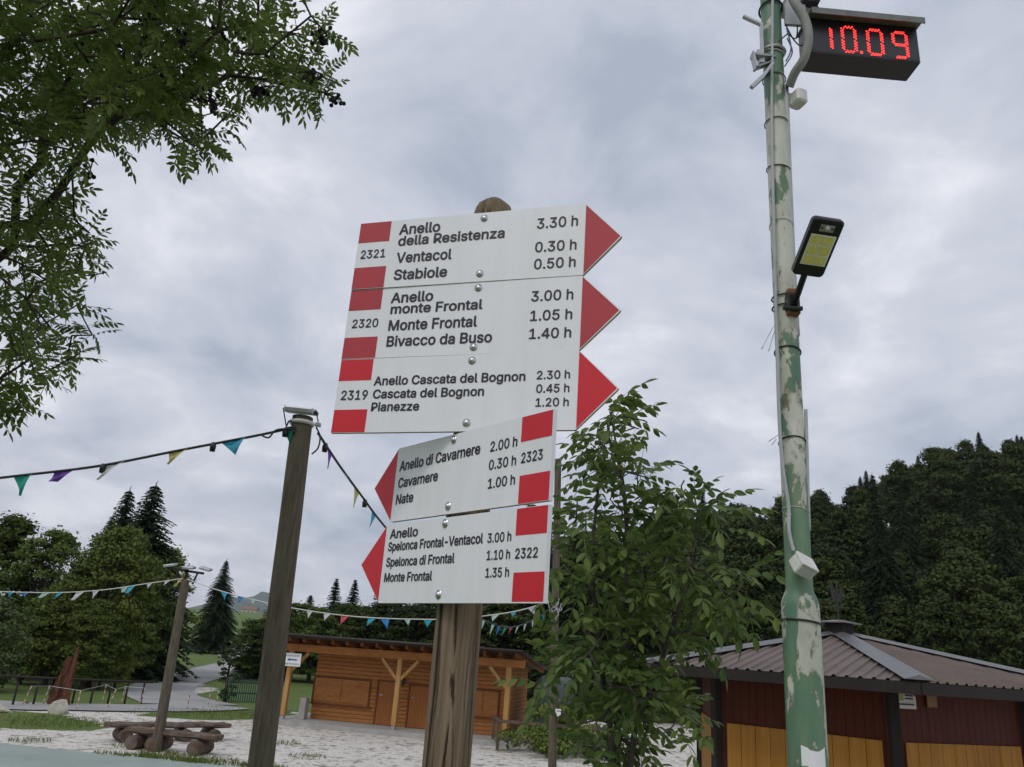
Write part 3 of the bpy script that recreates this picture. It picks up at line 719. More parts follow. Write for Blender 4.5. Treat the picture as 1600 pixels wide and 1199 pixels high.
for u in (.054, .106):
    b = MB(); b.dome(lp(u, .249, .003), N, .006, .002); b.build('screw', M['black_plastic'], pb)
b = MB(); b.prism([(.006, ll-.02), (wl-.006, ll-.02), (wl-.006, .02), (.006, .02)], lp(0, 0, -.040), A, B, -N, .002); b.build('solar_panel', M['clock_face'], sl_)
pa = lp(wl*.45, 0, -.018); pbk = gpt(1240, 478, 3.5)
b = MB(); b.tube([pa+B*.02, pa, pbk], .0155, 14); b.build('arm', M['black_plastic'], sl_, True)
b = MB(); b.box(gpt(1238, 474, 3.525), (.062, .05, .085), None, .006); b.tube([gpt(1233, 482, 3.49)-V(.03, 0, 0), gpt(1247, 482, 3.49)+V(.02, 0, 0)], .012, 10); b.build('clamp', M['black_plastic'], sl_)
b = MB(); b.box(gpt(1237, 458, 3.535), (.055, .05, .03), None, .006); b.build('rubber_pad', M['brick_rubber'], sl_)
b = MB(); b.box(gpt(1239, 489, 3.535), (.06, .055, .032), None, .006); b.build('rubber_pad', M['brick_rubber'], sl_)
for py in (468, 483):
    z = polez(py); b = MB(); b.ring((GX, GY, z), RT_+.006, .004, V(0, 0, 1), 24); b.build('strap', M['rubber'], sl_, True)
# --- junction box
q = gpt(1254, 886, GY-.115); Xj = (RT*.82-UP*.45+FW*.2).normalized(); Zj = (UP*.75+RT*.5-FW*.35); Zj = (Zj-Xj*Zj.dot(Xj)).normalized(); Yj = Zj.cross(Xj)
jb = thing('junction_box', 'small tilted white junction box hanging from the cable on the green pole', 'junction box', q)
b = MB(); b.box(q, (.088, .088, .052), (Xj, Yj, Zj), .005); auto_smooth(b.build('case', M['pale_plastic'], jb), 30)
b = MB(); b.box(q+Zj*.031, (.092, .092, .012), (Xj, Yj, Zj), .004); lid = b.build('lid', M['pale_plastic'], jb)
b = MB(); b.ring(q+Zj*.037, .016, .0022, Zj, 20); b.build('knockout', M['pale_plastic'], lid, True)
# ---------------------------------------------------------------- wooden lamp poles and bunting
def wood_pole(name, label, base, top, r0, r1, group=None):
    root = thing(name, label, 'lamp post', base, group); base, top = Vector(base), Vector(top); n_ = 40; seg = 28; vs = []; fs = []
    ph = [random.uniform(0, 6.3) for _ in range(9)]
    for j in range(n_+1):
        t = j/n_; c = base.lerp(top, t); 
        for i in range(seg):
            a = 2*math.pi*i/seg
            r_ = (r0+(r1-r0)*t)*(1+.02*math.sin(a*2+ph[0]+t*3)+.015*math.sin(a*5+ph[1]+t*7)+.012*math.sin(t*23+ph[2]+a)+.008*math.sin(a*11+ph[3]+t*4))
            vs.append(c+V(r_*math.cos(a), r_*math.sin(a), 0))
    for j in range(n_):
        for i in range(seg): k_ = (i+1) % seg; fs.append([j*seg+i, j*seg+k_, (j+1)*seg+k_, (j+1)*seg+i])
    fs.append([n_*seg+i for i in range(seg)])
    meshobj('pole', vs, fs, M['pole_wood'], root, True); return root
NPY = 7.0
npt = at(473, 652, NPY); npb = V(at(404, 1199, NPY).x-.12*0, NPY, 0); 
npole = wood_pole('lamp_post', 'thick round wooden post with a floodlight on top, left of the signs', (npt.x+(at(407, 1199, NPY).x-npt.x)*(npt.z-terrain(npt.x, NPY))/(npt.z-at(407, 1199, NPY).z), NPY, terrain(npt.x, NPY)), (npt.x, NPY, npt.z), .112, .092)
b = MB(); b.ring(at(472, 662, NPY), .098, .020, V(0, 0, 1), 24); b.build('metal_band', M['pale_plastic'], npole, True)
c = at(470, 642, NPY-.02); b = MB(); b.box(c, (.27, .22, .055), (V(.99, .05, -.02), V(-.05, .97, .2), V(.02, -.2, .97)), .012); b.build('floodlight', M['steel'], npole)
b = MB(); b.beam(c+V(-.15, 0, .02), c+V(.16, 0, -.02), .05, .03); b.tube([c+V(-.15, -.05, 0), at(447, 665, NPY-.05)], .006, 6); b.tube([c+V(.15, -.05, 0), at(498, 664, NPY-.05)], .006, 6); b.build('lamp_yoke', M['black_plastic'], npole)
b = MB()
for pts in ([(447, 668), (452, 658), (458, 662), (459, 676)], [(494, 668), (500, 682), (497, 700), (487, 710)], [(408, 680), (420, 684), (432, 672), (458, 670)], [(440, 673), (452, 668), (462, 668)]):
    b.tube(smooth([at(x_, y_, NPY-.11) for x_, y_ in pts], 6), .008, 6)
b.build('cable_loop', M['rubber'], npole, True)
b = MB(); b.box(at(497, 664, NPY-.1), (.05, .05, .035), None, .006); b.build('bracket', M['steel'], npole)
# far lamp post
FPY = 21.73; fb = gnd(243, 1175); ft = at(289, 905, FPY)
fpole = wood_pole('lamp_post', 'slim wooden post with three floodlights on a frame beside the log benches', (fb.x, fb.y, 0), (ft.x, fb.y, ft.z), .135, .10)
ftop = V(ft.x, fb.y, ft.z)
b = MB(); b.beam(ftop+V(-.5, 0, .25), ftop+V(.45, 0, .18), .06, .06); b.beam(ftop+V(-.28, 0, .25), ftop+V(-.22, 0, -.15), .04, .04); b.beam(ftop+V(.3, 0, .22), ftop+V(.2, 0, -.12), .04, .04); b.beam(ftop+V(0, 0, -.1), ftop+V(0, 0, .24), .06, .06); b.build('lamp_frame', M['rail_wood'], fpole)
for dx, dz, ax in ((-.45, .33, -.3), (.05, .3, 0), (.5, .3, .3)):
    b = MB(); b.box(ftop+V(dx, -.06, dz), (.3, .24, .06), (V(math.cos(ax), 0, -math.sin(ax)*.6).normalized(), V(0, 1, .2).normalized(), V(math.sin(ax)*.6, -.2, 1).normalized()), .01); b.build('floodlight', M['steel'], fpole)
# thin pole behind the signs
TPY = 18.0; tt = at(872, 718, TPY); 
tpole = wood_pole('wooden_pole', 'thin dark wooden pole just right of the trail signs holding the bunting', (at(869, 1100, TPY).x, TPY, 0), (tt.x, TPY, tt.z), .09, .075)
tpole['category'] = 'pole'
c = at(872, 1114, TPY-.1); b = MB(); b.box(c, (.12, .012, .15)); b.build('number_plate', M['sign_white'], tpole)
b = MB(); b.box(c+V(0, -.008, .035), (.08, .004, .014)); b.build('plate_mark', M['letter'], tpole)
b = MB()
for _ in range(9):
    a0 = at(864+random.uniform(-6, 8), 945+random.uniform(-8, 14), TPY-.1); b.tube(smooth([a0, a0+V(random.uniform(-.15, .15), -.05, random.uniform(.1, -.3)), a0+V(random.uniform(-.2, .2), -.03, random.uniform(-.5, .1))], 4), .01, 5)
b.build('cord_tangle', M['grey_pipe'], tpole, True)
def bunting(label, pts, rad, cordm, flags, holders=(), size=.2, wind=V(-.35, 0, -1)):
    P = smooth(pts, 12); root = thing('bunting', label, 'bunting', P[len(P)//2])
    b = MB(); b.tube(P, rad, 6); b.build('cord', cordm, root, True)
    cum = [0]
    for i in range(1, len(P)): cum.append(cum[-1]+(P[i]-P[i-1]).length)
    def at_len(s):
        s = min(max(s, 0), cum[-1]-1e-4)
        for i in range(1, len(P)):
            if cum[i] >= s: return P[i-1].lerp(P[i], (s-cum[i-1])/(cum[i]-cum[i-1]))
    def nearest(px, py):
        best = min(range(len(P)), key=lambda i: (proj2(P[i])-Vector((px, py))).length); return cum[best]
    for it in flags:
        (px, py, mt) = it[:3]; wn_ = it[3] if len(it) > 3 else wind; sz = it[4] if len(it) > 4 else size
        s = nearest(px, py)+random.uniform(-.05, .05)
        if len(it) < 5 and rad < .0125 and size > .22: sz *= random.uniform(.75, 1.2); wn_ = wn_+V(random.uniform(-.5, .35), random.uniform(-.3, .3), random.uniform(-.1, .35))
        a = at_len(s-sz*.45); c_ = at_len(s+sz*.45)
        tipp = (a+c_)/2+wn_*sz*random.uniform(.8, 1.0)
        tv = V(random.uniform(-.05, .05), random.uniform(-.06, .06), 0)
        # curved triangular cloth
        K = 5; vs = []; fs = []
        for j in range(K+1):
            t = j/K; l_ = a.lerp(tipp, t); r_ = c_.lerp(tipp, t)
            if px<300 and sz>.23 or sz==.24: l_ = a.lerp(tipp+(a-c_)*.22, t); r_ = c_.lerp(tipp+(c_-a)*.22, t)
            for i in range(4): vs.append(l_.lerp(r_, i/3)+V(0, .03*math.sin(t*3+i*1.3)*sz*4, 0)+tv*t)
        for j in range(K):
            for i in range(3): fs.append([j*4+i, j*4+i+1, j*4+i+5, j*4+i+4])
        meshobj('flag', vs, fs, M[mt], root, True)
    for px, py in holders:
        p = at_len(nearest(px, py)); b = MB(); b.tube([p+V(0, 0, .012), p+V(0, 0, -.02), p+V(0, 0, -.07)], [.018, .028, .024], 10); b.build('lamp_holder', M['black_plastic'], root, True)
    return root
def proj2(p):
    d = p-CAMP; z = d.dot(FW); return Vector((800+F*d.dot(RT)/z, 599.5-F*d.dot(UP)/z))
bunting('black festoon cord with large coloured flags running left from the thick wooden post',
 [at(-220, 775, NPY+.3), at(0, 747, NPY+.1), at(150, 729, NPY), at(280, 704, NPY), at(400, 681, NPY-.05), at(460, 668, NPY-.1)], .012, M['rubber'],
 [(31, 744, 'flag_green', V(-.1, 0, -1), .21), (105, 735, 'flag_purple', V(-.25, 0, -.5), .26), (188, 722, 'flag_white', V(-.7, 0, -.95), .22), (282, 704, 'flag_yellow', V(-.35, 0, -.7), .21), (368, 688, 'flag_blue', V(.1, 0, -.6), .26), (454, 670, 'flag_green', V(.3, 0, -1), .16), (-90, 760, 'flag_yellow'), (-160, 768, 'flag_blue')],
 [(158, 729), (333, 696), (445, 671)], .2)
bunting('festoon cord with coloured flags running down from thick post behind the left-pointing signs',
 [at(497, 677, NPY-.1), at(530, 727, 7.6), at(565, 775, 8.3), at(603, 825, 9.2), at(680, 912, 11.5), at(755, 968, 14), at(800, 980, 15.6), at(840, 965, 17), at(863, 947, TPY-.1)], .012, M['rubber'],
 [(513, 706, 'flag_purple', V(.0, 0, -1), .19), (534, 735, 'flag_white', V(.2, 0, -.8), .12), (558, 768, 'flag_yellow', V(-.35, 0, -1), .2), (588, 805, 'flag_blue', V(-.1, 0, -1), .2), (640, 870, 'flag_green'), (757, 968, 'flag_mint', V(-.3, 0, -1), .2), (772, 974, 'flag_mint', V(-.5, 0, -1), .2), (781, 977, 'flag_azure', V(-.3, 0, -1), .2), (791, 979, 'flag_green', V(-.4, 0, -1), .2), (801, 979, 'flag_red', V(-.3, 0, -1), .17), (810, 977, 'flag_mint', V(-.3, 0, -1), .17), (821, 974, 'flag_white', V(-.2, 0, -1), .17), (831, 970, 'flag_white', V(-.3, 0, -1), .17), (841, 965, 'flag_mint', V(-.2, 0, -1), .17), (850, 958, 'flag_blue', V(-.2, 0, -1), .17)],
 [(507, 694), (571, 784)], .2)
bunting('thin white cord with small blue and white flags left of the slim lamp post',
 [at(-350, 880, 22), at(-100, 917, 22), at(50, 926, 22), at(150, 923, 22), at(230, 912, 21.9), at(286, 904, 21.7)], .012, M['pale_plastic'],
 [(x_, 925-abs(x_-50)*.05, c_) for x_, c_ in ((20, 'flag_blue'), (43, 'flag_azure'), (70, 'flag_mint'), (98, 'flag_blue'), (127, 'flag_white'), (153, 'flag_white'), (190, 'flag_mint'), (205, 'flag_blue'), (235, 'flag_white'), (262, 'flag_white'), (-8, 'flag_mint'), (-40, 'flag_white'), (-70, 'flag_blue'), (285, 'flag_yellow'))], (), .26, V(-.25, 0, -1))
bunting('thin white cord with small faded flags between slim lamp post and thin pole',
 [at(292, 905, 21.6), at(340, 922, 21.3), at(400, 938, 21), at(455, 950, 20.6), at(560, 964, 20), at(690, 968, 19.3), at(770, 961, 18.7), at(820, 952, 18.3), at(863, 938, TPY-.1)], .012, M['pale_plastic'],
 [(x_, 960, c_) for x_, c_ in ((341, 'flag_blue'), (369, 'flag_azure'), (392, 'flag_mint'), (420, 'flag_white'), (484, 'flag_white'), (513, 'flag_white'), (545, 'flag_red'), (577, 'flag_blue'), (603, 'flag_azure'), (636, 'flag_mint'), (669, 'flag_blue'), (700, 'flag_white'), (730, 'flag_mint'), (773, 'flag_mint'), (805, 'flag_blue'), (836, 'flag_white'))], (), .24, V(-.1, 0, -1))
# ---------------------------------------------------------------- timber hut
U = V(.9726, -.2325, 0).normalized(); W_ = V(U.y*-1, U.x, 0)                      # along the front, and to the back
HP = V(-7.33, 30.66, 0)
def hp(t, d, z): return HP+U*t+W_*d+V(0, 0, z)
hut = thing('timber_hut', 'long orange brown timber hut with a flat eaves roof and open porch posts', 'hut', hp(4.1, 1, 0))
AX = (U, W_, V(0, 0, 1))
b = MB(); b.box(hp(4.05, 1.9, .06), (9.0, 4.9, .20), AX); b.build('floor_slab', M['concrete'], hut)
wt0, wt1, wd0, wd1 = .55, 8.05, 1.05, 4.0
b = MB(); nP = 20; ph_ = 2.72/nP
for i in range(nP):
    z = .16+ph_*(i+.5)
    b.box(hp((wt0+wt1)/2, wd0+.05, z), (wt1-wt0, .10, ph_-.012), AX, .012)
    b.box(hp(wt1-.05, (wd0+wd1)/2+.05, z), (.10, wd1-wd0-.1, ph_-.012), AX, .012); b.box(hp(wt0+.05, (wd0+wd1)/2+.05, z), (.10, wd1-wd0-.1, ph_-.012), AX, .012)
b.box(hp((wt0+wt1)/2, (wd0+wd1)/2+.05, 1.5), (wt1-wt0-.1, wd1-wd0-.1, 2.6), AX)
b.build('wall', M['hut_wood'], hut)
wallp = hp(0, wd0, 0); wn_n = -W_
def wuv(cx_, cy_):
    p = onplane(380+cx_*.325, 920+cy_*.325, wallp, wn_n)-HP; return p.dot(U), p.z
def panel(name, c0, c1, fr=True, shutters=2, kind='window'):
    (t0, z1), (t1, z0) = wuv(*c0), wuv(*c1)
    if kind == 'door': z0 = .17
    w_, h_ = t1-t0, z1-z0; cx_, cz_ = (t0+t1)/2, (z0+z1)/2
    b = MB(); 
    for s_ in range(shutters): 
        ww = w_/shutters; b.box(hp(t0+ww*(s_+.5), wd0-.012, cz_), (ww-.02, .024, h_-.02), AX)
    p = b.build(name, M['hut_dark'] if kind == 'door' else M['hut_wood'], hut)
    b = MB(); f_ = .055
    b.box(hp(t0-f_/2, wd0-.022, cz_), (f_, .044, h_+2*f_*(kind != 'door')), AX); b.box(hp(t1+f_/2, wd0-.022, cz_), (f_, .044, h_+2*f_*(kind != 'door')), AX); b.box(hp(cx_, wd0-.024, z1+f_/2), (w_+2*f_*(kind == 'door'), .048, f_), AX)
    b.build('frame', M['hut_frame'], p)
    if kind == 'window':
        b = MB(); b.box(hp(cx_, wd0-.05, z0-f_-.03), (w_+.3, .10, .05), AX); b.build('sill', M['hut_frame'], p)
    else:
        b = MB(); b.tube([hp(t0+.09, wd0-.03, z0+1.0), hp(t0+.09, wd0-.08, z0+1.0), hp(t0+.22, wd0-.08, z0+1.0)], .014, 6); b.build('handle', M['bolt'], p)
panel('shutter_window', (350, 425), (598, 560)); panel('shutter_window', (1085, 485), (1222, 612))
panel('door', (655, 445), (722, 680), kind='door', shutters=1); panel('door', (806, 465), (905, 690), kind='door', shutters=1)
t_, z_ = wuv(775, 447); b = MB(); b.beam(hp(t_, wd0, z_+.1), hp(t_, wd0-.18, z_+.12), .03, .03); b.tube([hp(t_, wd0-.16, z_-.14), hp(t_, wd0-.16, z_-.1), hp(t_, wd0-.16, z_+.06), hp(t_, wd0-.16, z_+.14)], [.04, .06, .09, .02], 8); b.build('lantern', M['black_plastic'], hut)
BZ_ = 2.46
for t in (0, 4.2, 8.15):
    b = MB(); b.box(hp(t, 0, (BZ_+.28)/2), (.17, .17, BZ_-.28), AX, .012); p = b.build('porch_post', M['hut_post'], hut)
    b = MB(); b.box(hp(t, 0, .22), (.12, .12, .16), AX); b.build('post_foot', M['steel'], p)
    for s_ in (-1, 1):
        if (t == 0 and s_ < 0) or (t > 8 and s_ > 0): continue
        b = MB(); b.beam(hp(t+s_*.08, 0, BZ_-.66), hp(t+s_*.68, 0, BZ_-.02), .10, .12, W_); b.build('brace', M['hut_post'], p)
b = MB(); b.box(hp(4.1, 0, BZ_+.13), (9.2, .16, .26), AX, .01); b.box(hp(4.1, wd0-.1, BZ_+.30), (9.0, .1, .2), AX); b.build('beam', M['hut_wood'], hut)
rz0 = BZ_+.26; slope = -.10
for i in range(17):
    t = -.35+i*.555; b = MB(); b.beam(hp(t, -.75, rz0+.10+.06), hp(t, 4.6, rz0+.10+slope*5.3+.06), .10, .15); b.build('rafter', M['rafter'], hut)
b = MB()
q = [hp(-.55, -.9, rz0+.235), hp(8.75, -.9, rz0+.235), hp(8.75, 4.8, rz0+.235+slope*5.7), hp(-.55, 4.8, rz0+.235+slope*5.7)]
b.add(q+[p+V(0, 0, .08) for p in q], [[3, 2, 1, 0], [4, 5, 6, 7], [0, 1, 5, 4], [1, 2, 6, 5], [2, 3, 7, 6], [3, 0, 4, 7]])
rf = b.build('roof', M['roof_dark'], hut)
b = MB(); b.tube([hp(-.6, -.96, rz0+.30), hp(8.8, -.96, rz0+.28)], .042, 8); b.build('gutter', M['roof_dark'], rf, True)
b = MB(); t_, z_ = .45, .55; b.box(hp(.50, .55, .52), (.24, .3, .72), AX, .02); o_ = b.build('concrete_block', M['concrete'], None, False, hp(.5, .55, .16)); tag(o_, 'upright grey concrete block standing at the left end of the hut porch', 'block')
# notice on the left porch post
p = at(457, 1031, 30.2); sgn = thing('notice_sign', 'white notice with a blue arrow on the left porch post of the hut', 'sign', p)
c_ = p; b = MB(); b.box(c_, (.66, .02, .44), AX); b.build('panel', M['sign_white'], sgn)
blue = mat_plain('sign_blue', (.02, .10, .30), .5)
b = MB(); oo = c_-W_*.012
b.add([oo+U*u+V(0, 0, v) for u, v in ((-.2, 0), (-.1, -.06), (-.1, -.025), (.18, -.025), (.18, .025), (-.1, .025), (-.1, .06))], [list(range(7))]); b.build('arrow', blue, sgn)
for zq in (.135, -.145):                      # the print is too small to read in the photograph
    b = MB(); u = -.27
    while u < .25:
        wq = random.uniform(.03, .06); b.box(oo+U*(u+wq/2)+V(0, 0, zq), (wq, .003, random.uniform(.05, .075)), AX); u += wq+random.uniform(.012, .03)
    b.build('printed_line', M['steel'], sgn)
# ---------------------------------------------------------------- hexagonal kiosk
KY = 15.0; kc = at(1316, 1058, KY); KX = kc.x; a0 = R(14)
RW, RRF = 2.72, 3.95; zt_, zf, zr, za = 2.77, 2.78, 2.93, 3.64
ks = thing('hexagonal_kiosk', 'six-sided dark red kiosk with orange boards and a brown ribbed metal roof', 'kiosk', (KX, KY, 0))
view = math.atan2(-KY, -KX)
ang = [view+a0+R(60)*i for i in range(6)]
def kp(r_, a, z): return V(KX+r_*math.cos(a), KY+r_*math.sin(a), z)
b = MB(); v6 = [kp(RW+.5, a, 0) for a in ang]; b.add([p+V(0, 0, .12) for p in v6]+[p-V(0, 0, .1) for p in v6], [list(range(6))]+[[i, i+6, (i+1) % 6+6, (i+1) % 6] for i in range(6)]); b.build('plinth', M['concrete'], ks)
for i in range(6):
    p0, p1 = kp(RW, ang[i], 0), kp(RW, ang[(i+1) % 6], 0); d = (p1-p0); Ls = d.length; d.normalize(); nn = V(d.y, -d.x, 0)
    b = MB(); nb = 20; bw = Ls/nb
    for k_ in range(nb):
        b.box(p0+d*(bw*(k_+.5))-nn*.03+V(0, 0, (zt_+.12)/2), (bw-.003, .05, zt_-.12), (d, -nn, V(0, 0, 1)), .0025)
    b.box(p0+d*(Ls/2)-nn*.075+V(0, 0, (zt_+.12)/2), (Ls-.1, .03, zt_-.14), (d, -nn, V(0, 0, 1)))
    wl_ = b.build('wall_panel', M['kiosk_red'], ks)
    b = MB(); n2 = 10; w2 = (Ls-.34)/n2
    for k_ in range(n2): b.box(p0+d*(.17+w2*(k_+.5))+nn*.012+V(0, 0, 1.13), (w2-.006, .03, 1.88), (d, -nn, V(0, 0, 1)), .004)
    b.build('shutter_boards', M['kiosk_orange'], wl_)
    b = MB(); b.box(kp(RW+.012, ang[i], (zt_+.1)/2), (.15, .15, zt_-.1), (V(math.cos(ang[i]), math.sin(ang[i]), 0), V(-math.sin(ang[i]), math.cos(ang[i]), 0), V(0, 0, 1)), .012); b.build('corner_post', M['fascia'], ks)
# roof faces with ribs
rb = MB()
for i in range(6):
    A0, A1 = kp(RRF, ang[i], zr-.02), kp(RRF, ang[(i+1) % 6], zr-.02); AP = V(KX, KY, za)
    d = (A1-A0); Ls = d.length; d.normalize(); mid = (A0+A1)/2; nrm = d.cross(AP-mid).normalized()
    if nrm.z < 0: nrm = -nrm
    nr = 22; up = (AP-mid)
    prof = []
    for k_ in range(nr):
        for f_, h_ in ((0, 0), (.62, 0), (.72, .026), (.90, .026)): prof.append(((k_+f_)/nr, h_))
    prof.append((1, 0))
    vs = []; 
    for u, h_ in prof:
        mx = 1-abs(2*u-1); pb_ = A0+d*(Ls*u)
        vs += [pb_+nrm*h_, pb_+up*mx+nrm*h_]
    fs = [[2*q_, 2*q_+2, 2*q_+3, 2*q_+1] for q_ in range(len(prof)-1)]
    rb.add(vs, fs)
rf = rb.build('roof', M['roof_brown'], ks)
for i in range(6):
    A0 = kp(RRF+.03, ang[i], zr+.02); AP = kp(.25, ang[i], za-.01); tdir = V(-math.sin(ang[i]), math.cos(ang[i]), 0); b = MB()
    vs = [A0-tdir*.20-V(0, 0, .01), A0+V(0, 0, .05), A0+tdir*.20-V(0, 0, .01), AP-tdir*.17-V(0, 0, .0), AP+V(0, 0, .05), AP+tdir*.17]
    b.add(vs, [[0, 1, 4, 3], [1, 2, 5, 4], [0, 2, 1]]); b.build('ridge_flashing', M['ridge'], rf)
    A1 = kp(RRF+.02, ang[(i+1) % 6], 0); A0 = kp(RRF+.02, ang[i], 0); b = MB(); d = (A1-A0).normalized()
    b.box((A0+A1)/2+V(0, 0, (zf+zr)/2-.03), ((A1-A0).length, .06, zr-zf), (d, V(-d.y, d.x, 0), V(0, 0, 1))); b.build('fascia_board', M['fascia'], ks)
b = MB(); v6 = [kp(RRF-.06, a, zf+.02) for a in ang]; b.add(v6, [list(range(6))[::-1]]); b.build('soffit', M['kiosk_red'], ks)
cp_ = V(KX, KY, za); ax45 = (V(.8, .6, 0), V(-.6, .8, 0), V(0, 0, 1))
b = MB(); b.box(cp_+V(0, 0, .06), (.36, .36, .26), ax45); chb = b.build('vent_box', M['fascia'], rf)
b = MB(); q = [cp_+ax45[0]*(s1*.29)+ax45[1]*(s2*.29)+V(0, 0, .19) for s1, s2 in ((-1, -1), (1, -1), (1, 1), (-1, 1))]; b.add(q+[p+V(0, 0, .02) for p in q]+[cp_+V(0, 0, .26)], [[3, 2, 1, 0], [0, 1, 5, 4], [1, 2, 6, 5], [2, 3, 7, 6], [3, 0, 4, 7], [4, 5, 8], [5, 6, 8], [6, 7, 8], [7, 4, 8]]); b.build('vent_cap', M['ridge'], rf)
b = MB(); b.tube([cp_+V(0, 0, .24), cp_+V(0, 0, .9)], .014, 6)
b.add([cp_+V(x_*.8, 0, z_*.8+.36) for x_, z_ in ((-.13, .35), (-.16, .62), (-.10, .72), (-.06, .50), (0, .42), (.05, .46), (.10, .64), (.15, .56), (.10, .34), (.04, .25), (-.05, .25))], [list(range(11))])
b.add([cp_+V(x_*.8, .012, z_*.8+.36) for x_, z_ in ((-.13, .35), (-.16, .62), (-.10, .72), (-.06, .50), (0, .42), (.05, .46), (.10, .64), (.15, .56), (.10, .34), (.04, .25), (-.05, .25))], [list(range(11))[::-1]])
b.beam(cp_+V(-.16, 0, .48), cp_+V(.16, 0, .48), .02, .02); b.build('weather_vane', mat_plain('dull_dark_metal', (.035, .035, .037), .7, .2), rf)
# notice under the eave
p = onplane(1412, 1087, kp(RW, ang[0], 1)+V(0, 0, 0), V(math.cos((ang[0]+ang[1])/2), math.sin((ang[0]+ang[1])/2), 0))
d = (kp(RW, ang[1], 0)-kp(RW, ang[0], 0)).normalized(); nn = V(math.cos((ang[0]+ang[1])/2), math.sin((ang[0]+ang[1])/2), 0)
if d.dot(V(1, 0, 0)) < 0: d = -d
p = p+nn*.03; kn = thing('kiosk_notice', 'small white notice with a yellow emblem under the kiosk eave', 'sign', p)
p = p-V(0, 0, .05); b = MB(); b.prism([(-.2, -.13), (.2, -.13), (.2, .04), (.05, .13), (-.2, .13)], p, d, V(0, 0, 1), nn, .012); b.build('panel', M['pale_plastic'], kn)
b = MB(); b.box(p+nn*.009-d*.10+V(0, 0, .03), (.10, .004, .10), (d, -nn, V(0, 0, 1))); b.build('emblem', M['flag_yellow'], kn)
b = MB(); b.box(p+nn*.009+d*.06+V(0, 0, .055), (.16, .004, .025), (d, -nn, V(0, 0, 1))); b.box(p+nn*.009+d*.06+V(0, 0, .01), (.16, .004, .02), (d, -nn, V(0, 0, 1))); b.box(p+nn*.009-V(0, 0, .07), (.3, .004, .02), (d, -nn, V(0, 0, 1))); b.build('printed_line', M['letter'], kn)
p2 = p+d*.52-V(0, 0, .01); b = MB(); b.box(p2, (.2, .012, .16), (d, -nn, V(0, 0, 1))); o_ = b.build('kiosk_plate', mat_plain('faded_brown_plate', (.22, .12, .05), .6), None, False, p2); tag(o_, 'small faded brown plate beside the white notice on the kiosk', 'plate')
# grey post and low building far right
b = MB(); g1 = V(13.4, 24, 0); b.box(g1+V(0, 0, 1.3), (.26, .26, 2.6), None, .02); b.box(g1+V(0, 0, 2.62), (.4, .4, .06)); b.box(g1+V(0, 0, .05), (.4, .4, .12)); o_ = b.build('gate_post', M['grey_pipe'], None, False, g1); tag(o_, 'plain pale grey post standing behind the right edge of the kiosk', 'post')
# ---------------------------------------------------------------- log benches, boulder, carved trunk, fences
def log_bench(label, a, b_, zt, w_, thick, logs, legr):
    a, b_ = Vector(a), Vector(b_); d = (b_-a).normalized(); q = V(-d.y, d.x, 0); root = thing('log_bench', label, 'bench', (a+b_)/2, 'log benches beside the slim lamp post')
    n_ = 26; vs = []; fs = []; sec = [(-.5, -.1), (-.46, .42), (-.3, .5), (.3, .5), (.46, .42), (.5, -.1), (.34, -.5), (-.34, -.5)]
    for j in range(n_+1):
        c = a.lerp(b_, j/n_)
        for i, (u, v) in enumerate(sec): vs.append(c+q*(u*w_+.02*math.sin(j*.9+i))+V(0, 0, zt-thick/2+v*thick+.012*math.sin(j*.7+i*2)))
    for j in range(n_):
        for i in range(8): k_ = (i+1) % 8; fs.append([j*8+i, j*8+k_, j*8+8+k_, j*8+8+i])
    fs += [list(range(7, -1, -1)), [n_*8+i for i in range(8)]]
    o = meshobj('seat_plank', vs, fs, M['log'], root)
    for t in logs:
        c = a.lerp(b_, t)+V(0, 0, legr*.93); b = MB(); b.tube([c-q*(w_*.75), c-q*(w_*.3), c+q*(w_*.3), c+q*(w_*.75)], [legr*.96, legr, legr*.98, legr*.94], 14); auto_smooth(b.build('log_support', M['log'], root), 45)
    return root
g1, g2 = gnd(202, 1173), gnd(322, 1189)
log_bench('shorter front log bench in front of the slim lamp post', (g1.x-.3, g1.y+.5, 0), (g2.x-.05, g2.y+.85, 0), .48, .5, .13, (.14, .36, .82), .175)
g1, g2 = gnd(152, 1161), gnd(330, 1164)
log_bench('longer rear log bench behind the slim lamp post', (g1.x, g1.y+.3, 0), (g2.x, g2.y+1.2, 0), .46, .55, .12, (.14, .62, .86), .17)
def rock(name, label, c, r, seed):
    rs = random.Random(seed); n_, m_ = 14, 20; vs = []; fs = []; ks_ = [(V(rs.gauss(0, 1), rs.gauss(0, 1), rs.gauss(0, 1)).normalized(), rs.uniform(.62, .92)) for _ in range(16)]
    for j in range(n_+1):
        for i in range(m_):
            a, t = 2*math.pi*i/m_, math.pi*j/n_; d = V(math.sin(t)*math.cos(a), math.sin(t)*math.sin(a), math.cos(t)); k_ = 1
            for n__, h_ in ks_:
                dd = d.dot(n__)
                if dd > .01: k_ = min(k_, h_/dd)
            k_ *= 1+.03*math.sin(7*a+3*t); vs.append(Vector(c)+V(d.x*k_*r[0], d.y*k_*r[1], d.z*k_*r[2]))
    for j in range(n_):
        for i in range(m_): k_ = (i+1) % m_; fs.append([j*m_+i, (j+1)*m_+i, (j+1)*m_+k_, j*m_+k_])
    o = meshobj(name, vs, fs, M['rock'], None, True, c); auto_smooth(o, 28); tag(o, label, 'boulder'); return o
g1 = gnd(91, 1116); rock('boulder', 'pale angular boulder in front of the reddish carved trunk', (g1.x, g1.y, .12), (.38, .34, .36), 3)
g1 = gnd(-6, 1113); rock('boulder', 'flat whitish stone in the grass at the left edge', (g1.x-.2, g1.y, .05), (.75, .6, .28), 5)
